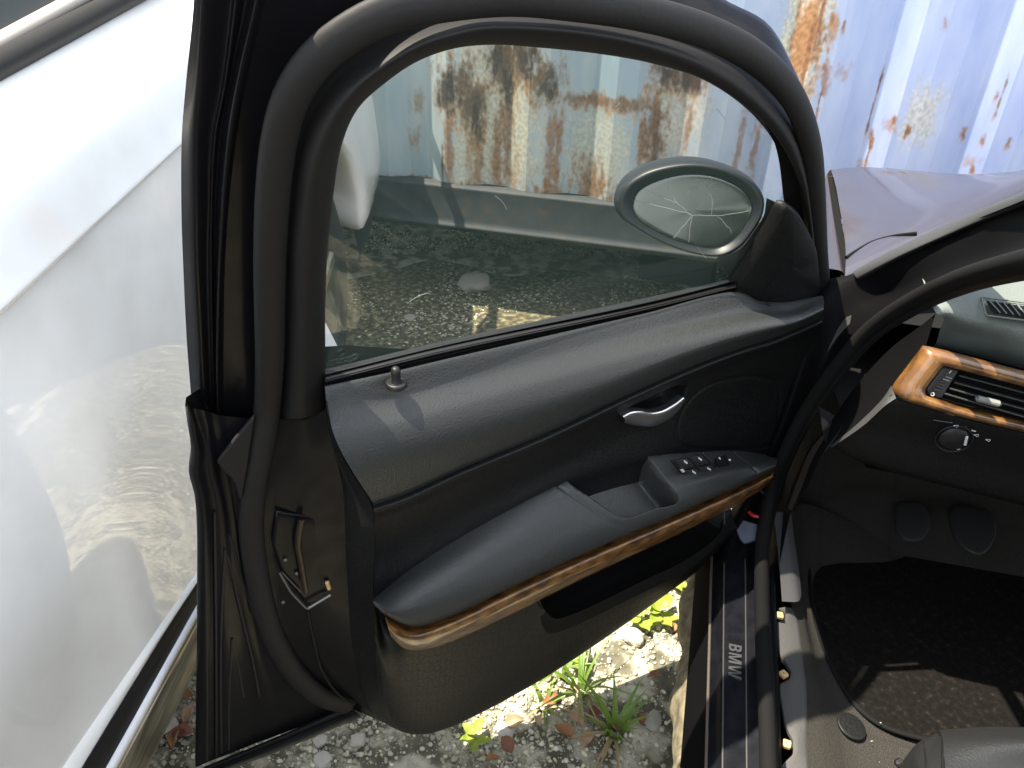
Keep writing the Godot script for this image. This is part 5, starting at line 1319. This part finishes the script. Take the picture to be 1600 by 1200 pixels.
func cabin(car: Node3D) -> void:
	var Y := Vector3.UP
	# inner flange, felt strip with notches, clips, carpet
	var fl := V([0.246, 0.385, -0.719, 0.244, 0.385, -0.758, 0.243, 0.385, -0.865, 0.243, 0.385, -0.991, 0.246, 0.385, -1.091, 0.250, 0.390, -1.166])
	var fl2 := V([0.259, 0.375, -0.728, 0.257, 0.375, -0.767, 0.258, 0.375, -0.876, 0.258, 0.375, -1.003, 0.259, 0.375, -1.104, 0.261, 0.380, -1.179])
	obj("inner_flange", loft([off(fl, Vector3(0, -0.02, 0)), fl, fl2, off(fl2, Vector3(0.0, -0.05, 0))], 30, 2, Y), M.sill, car)
	var f0 := V([0.262, 0.355, -0.741, 0.262, 0.355, -0.786, 0.279, 0.355, -0.808, 0.281, 0.355, -0.834, 0.270, 0.355, -0.859, 0.265, 0.355, -0.905, 0.264, 0.355, -0.931, 0.280, 0.355, -0.945, 0.284, 0.355, -0.962, 0.276, 0.355, -0.977, 0.266, 0.355, -0.994, 0.264, 0.355, -1.035, 0.264, 0.355, -1.061, 0.279, 0.355, -1.075, 0.279, 0.355, -1.090, 0.268, 0.355, -1.094])
	var f1 := V([0.299, 0.345, -0.756, 0.298, 0.345, -0.801, 0.298, 0.345, -0.828, 0.299, 0.345, -0.862, 0.301, 0.345, -0.885, 0.302, 0.345, -0.927, 0.303, 0.345, -0.949, 0.303, 0.345, -0.964, 0.302, 0.345, -0.978, 0.301, 0.345, -0.992, 0.301, 0.345, -1.014, 0.299, 0.345, -1.052, 0.298, 0.345, -1.074, 0.297, 0.345, -1.088, 0.295, 0.345, -1.098, 0.291, 0.345, -1.109])
	obj("felt_strip", loft([off(f0, Vector3(0, -0.012, 0)), f0, f1, off(f1, Vector3(0.01, -0.015, 0))], 90, 2, Y, null, true), M.felt, car)
	var cl := V([0.265, 0.365, -1.067, 0.267, 0.365, -0.942, 0.267, 0.365, -0.815])
	for i in 3:
		var p: Vector3 = cl[i]
		var r := Basis(Vector3.UP, [0.1, 0.7, -0.15][i])
		var clip := obj("trim_clip", bar(p + r * Vector3(-0.006, 0.0, 0), p + r * Vector3(0.007, 0.0, 0), 0.013, 0.008, Y, 0.2), M.brass, car)
		clip.set_meta("label", ["front brass trim clip nearest the hinge pillar", "middle brass trim clip beside the sill lettering", "rear brass trim clip nearest the seat"][i])
		obj("clip_hole", pad(PackedVector3Array([p + Vector3(-0.0012, 0.0043, 0), p + Vector3(0, 0.0043, 0.0012), p + Vector3(0.0012, 0.0043, 0), p + Vector3(0, 0.0043, -0.0012)]), Y, 0, 0.0002, 12), M.dull, clip)
	# carpet: side slope and floor up to the toe board
	var k0 := V([0.288, 0.340, -0.736, 0.292, 0.340, -0.803, 0.295, 0.340, -0.911, 0.297, 0.340, -1.014, 0.294, 0.340, -1.099, 0.289, 0.340, -1.192, 0.273, 0.380, -1.233, 0.270, 0.420, -1.279])
	var k1 := V([0.338, 0.325, -0.757, 0.334, 0.325, -0.823, 0.330, 0.325, -0.931, 0.323, 0.325, -1.033, 0.317, 0.325, -1.118, 0.310, 0.325, -1.212, 0.302, 0.350, -1.272, 0.300, 0.400, -1.329])
	var k2 := V([0.414, 0.290, -0.796, 0.403, 0.290, -0.862, 0.387, 0.290, -0.945, 0.364, 0.290, -1.030, 0.347, 0.290, -1.111, 0.337, 0.290, -1.203, 0.341, 0.300, -1.297, 0.343, 0.360, -1.386])
	var k3 := PackedVector3Array()
	for v in k2:
		k3.append(Vector3(v.x + 0.30, 0.272, v.z))
	var k4 := PackedVector3Array()
	for v in k2:
		k4.append(Vector3(1.7, 0.272, v.z))
	obj("carpet", loft([k0, k1, k2, k3, k4], 60, 6, Y), M.carpet, car)
	obj("toe_board", loft([V([0.26, 0.268, -1.20, 1.0, 0.268, -1.20, 1.7, 0.268, -1.20]), V([0.26, 0.285, -1.36, 1.0, 0.285, -1.36, 1.7, 0.285, -1.36]), V([0.26, 0.60, -1.62, 1.0, 0.60, -1.62, 1.7, 0.60, -1.62])], 12, 5, Vector3(0, 1, 1)), M.carpet, car)
	# floor mat with raised edge
	var mo := V([0.347, 0.288, -1.329, 0.344, 0.288, -1.257, 0.346, 0.288, -1.174, 0.355, 0.288, -1.100, 0.374, 0.288, -1.027, 0.400, 0.288, -0.975, 0.433, 0.288, -0.946, 0.481, 0.288, -0.935, 0.540, 0.288, -0.938, 0.704, 0.288, -0.979, 0.824, 0.288, -1.221, 0.845, 0.288, -1.406, 0.649, 0.288, -1.394, 0.435, 0.288, -1.371])
	obj("floor_mat", pad(mo, Y, 0.0, 0.012, 90, false, 0.03), M.mat, car)
	obj("mat_edge", tube(off(V([0.347, 0.288, -1.329, 0.344, 0.288, -1.257, 0.346, 0.288, -1.174, 0.355, 0.288, -1.100, 0.374, 0.288, -1.027, 0.400, 0.288, -0.975, 0.433, 0.288, -0.946, 0.481, 0.288, -0.935, 0.540, 0.288, -0.938, 0.704, 0.288, -0.979]), Vector3(0, 0.001, 0)), 0.0045, 0.004, Y, 60, 8), M.dull, car)
	var ov := PackedVector3Array()
	var oc := V([0.388, 0.302, -0.921])[0]
	for k in 20:
		var a := TAU * k / 20
		ov.append(oc + Vector3(cos(a) * 0.024, -cos(a) * 0.006, sin(a) * 0.024))
	obj("carpet_plug", pad(ov, Vector3(0.2, 1, 0).normalized(), 0.001, 0.003, 30), M.soft, car)
	var crumbs := []
	for i in 70:
		var p := Vector3(rng.randf_range(0.24, 0.62), 0.299, rng.randf_range(-0.95, -0.60))
		crumbs.append([p, rng.randf_range(0.001, 0.0032)])
	var cm := []
	for c in crumbs:
		var pm := pebble(500 + cm.size(), 0.6, 3, 5)
		var st := SurfaceTool.new()
		st.begin(Mesh.PRIMITIVE_TRIANGLES)
		st.append_from(pm, 0, Transform3D(Basis().scaled(Vector3.ONE * c[1]), c[0]))
		cm.append(st.commit())
	var cr := obj("mat_crumbs", join(cm), mat("crumb", lin(0.35, 0.33, 0.29), 0.9), car)
	cr.set_meta("kind", "stuff")
	# kick panel beside the pedals
	obj("kick_panel", loft([V([0.238, 0.470, -1.215, 0.251, 0.430, -1.192, 0.261, 0.400, -1.143, 0.266, 0.385, -1.082]), V([0.256, 0.460, -1.231, 0.273, 0.420, -1.209, 0.286, 0.390, -1.160, 0.295, 0.375, -1.098]), V([0.280, 0.430, -1.271, 0.294, 0.390, -1.228, 0.303, 0.370, -1.183, 0.307, 0.360, -1.130])], 24, 4, Vector3(0.7, 0.7, 0)), mat("grey_kick", lin(0.07, 0.07, 0.075), 0.6), car)
	# pedals
	for q in [V([0.489, 0.420, -1.366, 0.535, 0.420, -1.378, 0.543, 0.420, -1.325, 0.516, 0.420, -1.265, 0.484, 0.420, -1.261]), V([0.606, 0.400, -1.410, 0.675, 0.400, -1.409, 0.667, 0.400, -1.334, 0.625, 0.400, -1.275, 0.596, 0.400, -1.298])]:
		obj("pedal", pad(q, Vector3(0, 0.7, 0.7), 0.004, 0.012, 40), M.pedal, car)

	# dashboard
	var dt0 := V([0.361, 0.950, -1.131, 0.400, 0.955, -1.176, 0.440, 0.960, -1.210, 0.508, 0.960, -1.273, 0.657, 0.960, -1.412])
	var dt1 := V([0.381, 0.932, -1.153, 0.400, 0.937, -1.147, 0.440, 0.940, -1.144, 0.479, 0.942, -1.137, 0.571, 0.945, -1.124])
	var dt2 := V([0.387, 0.902, -1.169, 0.413, 0.905, -1.163, 0.453, 0.907, -1.150, 0.489, 0.910, -1.132, 0.581, 0.910, -1.114])
	var dt3 := V([0.391, 0.875, -1.179, 0.423, 0.877, -1.171, 0.464, 0.878, -1.161, 0.502, 0.880, -1.143, 0.595, 0.880, -1.118])
	var dash := obj("dashboard", loft([off(dt0, Vector3(0.0, 0.0, -0.12)), dt0, dt1, dt2, dt3, off(dt3, Vector3(0, -0.02, -0.02))], 60, 6, Y), M.dash, car)
	obj("dash_far_side", loft([V([0.66, 0.95, -1.42, 1.75, 0.95, -1.42]), V([0.66, 0.955, -1.2, 1.75, 0.955, -1.2]), V([0.70, 0.93, -1.06, 1.75, 0.93, -1.02]), V([0.70, 0.86, -1.02, 1.75, 0.86, -0.98]), V([0.70, 0.62, -1.06, 1.75, 0.6, -1.04]), V([0.70, 0.55, -1.3, 1.75, 0.55, -1.3])], 6, 3, Vector3(0, 1, 0.5)), M.dash, dash)
	# defroster grille
	var gq := V([0.433, 0.957, -1.172, 0.531, 0.957, -1.167, 0.522, 0.957, -1.133, 0.434, 0.957, -1.135])
	obj("defrost_vent", pad(off(PackedVector3Array([gq[0], gq[1], gq[2], gq[3]]), Y * 0.0015), Y, 0.0, 0.001, 40, true, 0.05), M.dull, dash)
	for k in 11:
		var s := 0.02 + k * 0.095
		obj("defrost_slat", bar(gq[0].lerp(gq[1], s) + Y * 0.003, gq[3].lerp(gq[2], s + 0.07) + Y * 0.003, 0.0018, 0.002, Y), M.dash, dash)
	var fr := V([0.429, 0.957, -1.182, 0.552, 0.957, -1.181, 0.535, 0.957, -1.124, 0.422, 0.957, -1.125])
	obj("defrost_frame", tube(off(fr, Y * 0.001), 0.0012, 0.0012, Y, 60, 6, true, true), M.dash, dash)
	# fascia: wood surround, air vent
	var rec := loft([V([0.372, 0.872, -1.176, 0.397, 0.874, -1.171, 0.501, 0.878, -1.136, 0.591, 0.880, -1.107]), V([0.385, 0.862, -1.185, 0.403, 0.863, -1.181, 0.506, 0.868, -1.141, 0.596, 0.870, -1.111])], 30, 2, Y)
	obj("footwell_side", loft([V([0.262, 0.28, -1.64, 0.262, 0.28, -1.12]), V([0.262, 0.55, -1.64, 0.262, 0.55, -1.20]), V([0.285, 0.74, -1.64, 0.29, 0.74, -1.32])], 8, 3, Vector3(1, 0, 0)), M.dull, car)
	obj("dash_underside", loft([V([0.30, 0.70, -1.64, 1.75, 0.70, -1.64]), V([0.30, 0.68, -1.36, 1.75, 0.68, -1.36]), V([0.34, 0.665, -1.13, 1.75, 0.66, -1.11])], 8, 2, Vector3.DOWN), M.dull, car)
	obj("fascia_recess", rec, M.dull, dash)
	var wo := V([0.348, 0.919, -1.082, 0.368, 0.918, -1.081, 0.477, 0.904, -1.077, 0.576, 0.892, -1.073, 0.598, 0.814, -1.049, 0.498, 0.826, -1.052, 0.414, 0.834, -1.055, 0.353, 0.842, -1.057, 0.330, 0.847, -1.059, 0.322, 0.853, -1.061, 0.323, 0.862, -1.064, 0.334, 0.887, -1.072])
	var wi := V([0.376, 0.899, -1.075, 0.390, 0.897, -1.075, 0.482, 0.886, -1.071, 0.577, 0.875, -1.068, 0.577, 0.831, -1.054, 0.495, 0.839, -1.056, 0.410, 0.847, -1.059, 0.377, 0.854, -1.061, 0.364, 0.857, -1.062, 0.361, 0.864, -1.064, 0.364, 0.872, -1.067, 0.371, 0.888, -1.072])
	var ax := Vector3(0, 0.3, 0.95).normalized()
	var rr := []
	for q in [[-0.02, -0.012], [0.0, 0.0], [0.12, 0.009], [0.35, 0.013], [0.7, 0.013], [0.9, 0.010], [1.0, 0.002], [1.0, -0.02]]:
		var row := PackedVector3Array()
		for i in wo.size() + 1:
			row.append(wo[i % wo.size()].lerp(wi[i % wo.size()], q[0]) + ax * q[1])
		rr.append(rs(row, 120))
	obj("wood_surround", grid(rr, ax, true), M.wood_dash, dash)
	obj("vent_back", pad(off(wi, -ax * 0.02), ax, 0, 0.0, 40, true), M.dull, dash)
	var cp := V([0.376, 0.899, -1.075, 0.398, 0.896, -1.075, 0.384, 0.853, -1.061, 0.366, 0.856, -1.062, 0.361, 0.864, -1.064])
	obj("vent_control", pad(off(cp, ax * 0.001), ax, 0.001, 0.01, 40, true), mat("vent_plastic", lin(0.022, 0.02, 0.024), 0.45), dash)
	var tw := V([0.385, 0.886, -1.071, 0.383, 0.882, -1.070, 0.380, 0.878, -1.069, 0.379, 0.875, -1.068, 0.377, 0.871, -1.067, 0.375, 0.867, -1.065])
	for k in 6:
		var p: Vector3 = tw[k] + ax * 0.004
		obj("thumbwheel_ridge", bar(p + Vector3(-0.0045, 0, 0), p + Vector3(0.0045, -0.002, 0), 0.0018, 0.004, ax), M.satin if k < 2 else M.black, dash)
	var mk := V([0.387, 0.894, -1.074, 0.385, 0.890, -1.073, 0.371, 0.859, -1.063])
	obj("vent_mark", bar(mk[0] + ax * 0.0028, mk[1] + ax * 0.0028, 0.0012, 0.0005, ax), M.icon, dash)
	obj("vent_mark", ring_mesh(mk[2] + ax * 0.003, ax, 0.0022, 0.0005), M.icon, dash)
	var sl := V([0.398, 0.889, -1.072, 0.583, 0.866, -1.065, 0.394, 0.879, -1.069, 0.587, 0.853, -1.061, 0.391, 0.870, -1.066, 0.590, 0.842, -1.058, 0.386, 0.862, -1.064, 0.593, 0.831, -1.054])
	for k in 4:
		obj("vent_slat", bar(sl[k * 2] - ax * 0.004, sl[k * 2 + 1] - ax * 0.004, 0.0022, 0.014, ax, 0.3), M.trim, dash)
	var tb := V([0.425, 0.863, -1.064, 0.459, 0.859, -1.063])
	obj("vent_tab", bar(tb[0] + ax * 0.005, tb[1] + ax * 0.005, 0.009, 0.010, ax, 0.35), mat("tab_grey", lin(0.16, 0.17, 0.165), 0.4), dash)
	# lower dash with its lit edge and the lamp switch
	var ld0 := V([0.319, 0.851, -1.059, 0.326, 0.845, -1.057, 0.353, 0.841, -1.055, 0.414, 0.832, -1.052, 0.498, 0.824, -1.050, 0.598, 0.814, -1.047])
	var ld1 := V([0.294, 0.793, -1.073, 0.319, 0.782, -1.074, 0.365, 0.777, -1.074, 0.441, 0.760, -1.076, 0.533, 0.744, -1.078, 0.640, 0.731, -1.079])
	var ld2 := V([0.268, 0.728, -1.087, 0.313, 0.706, -1.090, 0.392, 0.690, -1.091, 0.468, 0.681, -1.092, 0.563, 0.669, -1.093, 0.674, 0.656, -1.095])
	obj("lower_dash", loft([off(ld0, -ax * 0.004), ld0, ld1, ld2, off(ld2, Vector3(0, -0.03, -0.15))], 40, 4, Vector3(0, 0, 1)), M.soft, dash)
	obj("dash_edge", loft([V([0.318, 0.859, -1.069, 0.311, 0.840, -1.063, 0.289, 0.804, -1.052, 0.256, 0.761, -1.038]), V([0.325, 0.849, -1.054, 0.313, 0.836, -1.050, 0.292, 0.805, -1.041, 0.256, 0.767, -1.028])], 24, 3, Vector3(0, 0.5, 1)), mat("edge_grey", lin(0.025, 0.025, 0.026), 0.5), dash)
	obj("dash_side", loft([V([0.263, 0.450, -1.262, 0.266, 0.520, -1.264, 0.271, 0.600, -1.239, 0.289, 0.680, -1.220, 0.305, 0.780, -1.191, 0.330, 0.860, -1.173, 0.347, 0.930, -1.126, 0.357, 0.955, -1.117]), V([0.226, 0.652, -1.009, 0.238, 0.694, -1.022, 0.246, 0.735, -1.035, 0.257, 0.758, -1.042, 0.290, 0.801, -1.056, 0.313, 0.838, -1.067, 0.336, 0.884, -1.082, 0.351, 0.917, -1.092])], 40, 4, Vector3(-0.5, 0.3, 1)), mat("flocked_black", lin(0.003, 0.003, 0.0032), 0.9, 0.0, 0.15), dash)
	var kc := V([0.419, 0.793, -1.062, 0.430, 0.807, -1.061, 0.433, 0.790, -1.063])
	var kr := ring_pts(kc[0] + Vector3(0, 0, 0.004), Vector3(0, -0.1, 1).normalized(), 0.021)
	obj("lamp_switch", pad(kr, Vector3(0, -0.1, 1).normalized(), 0.006, 0.012, 40), M.black, dash)
	obj("lamp_switch_ring", ring_mesh(kc[0] + Vector3(0, 0, 0.004), Vector3(0, -0.1, 1).normalized(), 0.024, 0.0012), M.black, dash)
	obj("switch_pointer", bar(kc[1] + Vector3(0, 0, 0.012), kc[2] + Vector3(0, 0, 0.012), 0.0035, 0.003, Vector3(0, 0, 1), 0.3), M.icon, dash)
	var sy := V([0.415, 0.817, -1.055, 0.427, 0.820, -1.055, 0.438, 0.814, -1.055, 0.445, 0.806, -1.056, 0.462, 0.801, -1.056, 0.430, 0.777, -1.059])
	for k in 6:
		if k == 2:
			obj("lamp_symbol", bar(sy[k] - Vector3(0.003, 0, 0), sy[k] + Vector3(0.003, -0.001, 0), 0.0015, 0.0006, Vector3(0, 0, 1)), M.icon, dash)
		else:
			obj("lamp_symbol", ring_mesh(sy[k], Vector3(0, 0, 1), 0.0017, 0.0004), M.icon, dash)
			if k != 1 and k != 5:
				obj("lamp_symbol_ray", bar(sy[k] + Vector3(-0.0045, 0.0005, 0), sy[k] + Vector3(-0.0025, 0.0005, 0), 0.0018, 0.0004, Vector3(0, 0, 1)), M.icon, dash)
	obj("panel_gap", tube(V([0.381, 0.824, -1.051, 0.395, 0.824, -1.051, 0.406, 0.824, -1.051]), 0.0007, 0.0007, Vector3(0, 0, 1), 10, 6), M.satin, dash)

	# seat cushion and bolster
	var b0 := V([0.389, 0.470, -0.727, 0.394, 0.485, -0.747, 0.407, 0.495, -0.765, 0.433, 0.500, -0.784])
	var b1 := V([0.384, 0.540, -0.662, 0.394, 0.540, -0.699, 0.410, 0.530, -0.734, 0.429, 0.520, -0.766])
	var b2 := V([0.395, 0.560, -0.637, 0.405, 0.560, -0.676, 0.415, 0.550, -0.715, 0.430, 0.530, -0.761])
	var seat := obj("driver_seat", loft([V([0.485, 0.400, -0.871, 0.552, 0.400, -0.893, 0.609, 0.400, -0.907, 0.759, 0.400, -0.941]), V([0.439, 0.500, -0.790, 0.499, 0.505, -0.805, 0.550, 0.505, -0.816, 0.688, 0.500, -0.849]), V([0.427, 0.530, -0.762, 0.482, 0.535, -0.773, 0.531, 0.535, -0.784, 0.665, 0.530, -0.815]), V([0.418, 0.550, -0.729, 0.469, 0.555, -0.741, 0.516, 0.555, -0.753, 0.646, 0.550, -0.782]), V([0.405, 0.560, -0.676, 0.461, 0.550, -0.701, 0.513, 0.540, -0.720, 0.638, 0.540, -0.747]), V([0.391, 0.570, -0.600, 0.445, 0.550, -0.624, 0.494, 0.540, -0.642, 0.612, 0.540, -0.671])], 30, 6, Y + Vector3(0, 0, -0.4)), M.seat, car)
	obj("side_bolster", loft([off(b0, Vector3(0.01, -0.2, 0)), b0, b1, b2], 24, 6, Vector3(-0.5, 0.8, -0.2)), M.seat, seat)
	obj("seat_seam", tube(V([0.429, 0.531, -0.758, 0.414, 0.552, -0.714, 0.404, 0.562, -0.675, 0.396, 0.566, -0.634]), 0.0022, 0.0018, Y, 16, 6), M.dull, seat)
	obj("seat_seam", tube(V([0.411, 0.510, -0.759, 0.395, 0.541, -0.698, 0.387, 0.543, -0.653]), 0.0015, 0.0015, Y, 16, 6), M.dull, seat)
	obj("seat_lever", bar(V([0.392, 0.450, -0.759])[0], V([0.403, 0.450, -0.767])[0], 0.012, 0.01, Y, 0.3), M.black, seat)
	obj("seat_back", loft([V([0.36, 0.5, 0.25, 0.9, 0.5, 0.25]), V([0.38, 1.0, 0.38, 0.88, 1.0, 0.38]), V([0.42, 1.15, 0.44, 0.84, 1.15, 0.44])], 8, 3, Vector3(0, 0, -1)), M.seat, seat)

func ring_pts(o: Vector3, ax: Vector3, r: float) -> PackedVector3Array:
	var ex := ax.cross(Vector3.UP).normalized()
	var ey := ex.cross(ax)
	var p := PackedVector3Array()
	for i in 20:
		var a := TAU * i / 20
		p.append(o + ex * cos(a) * r + ey * sin(a) * r)
	return p

func ring_mesh(o: Vector3, ax: Vector3, r: float, t: float) -> ArrayMesh:
	return tube(ring_pts(o, ax, r), t, t, ax, 24, 6, true)
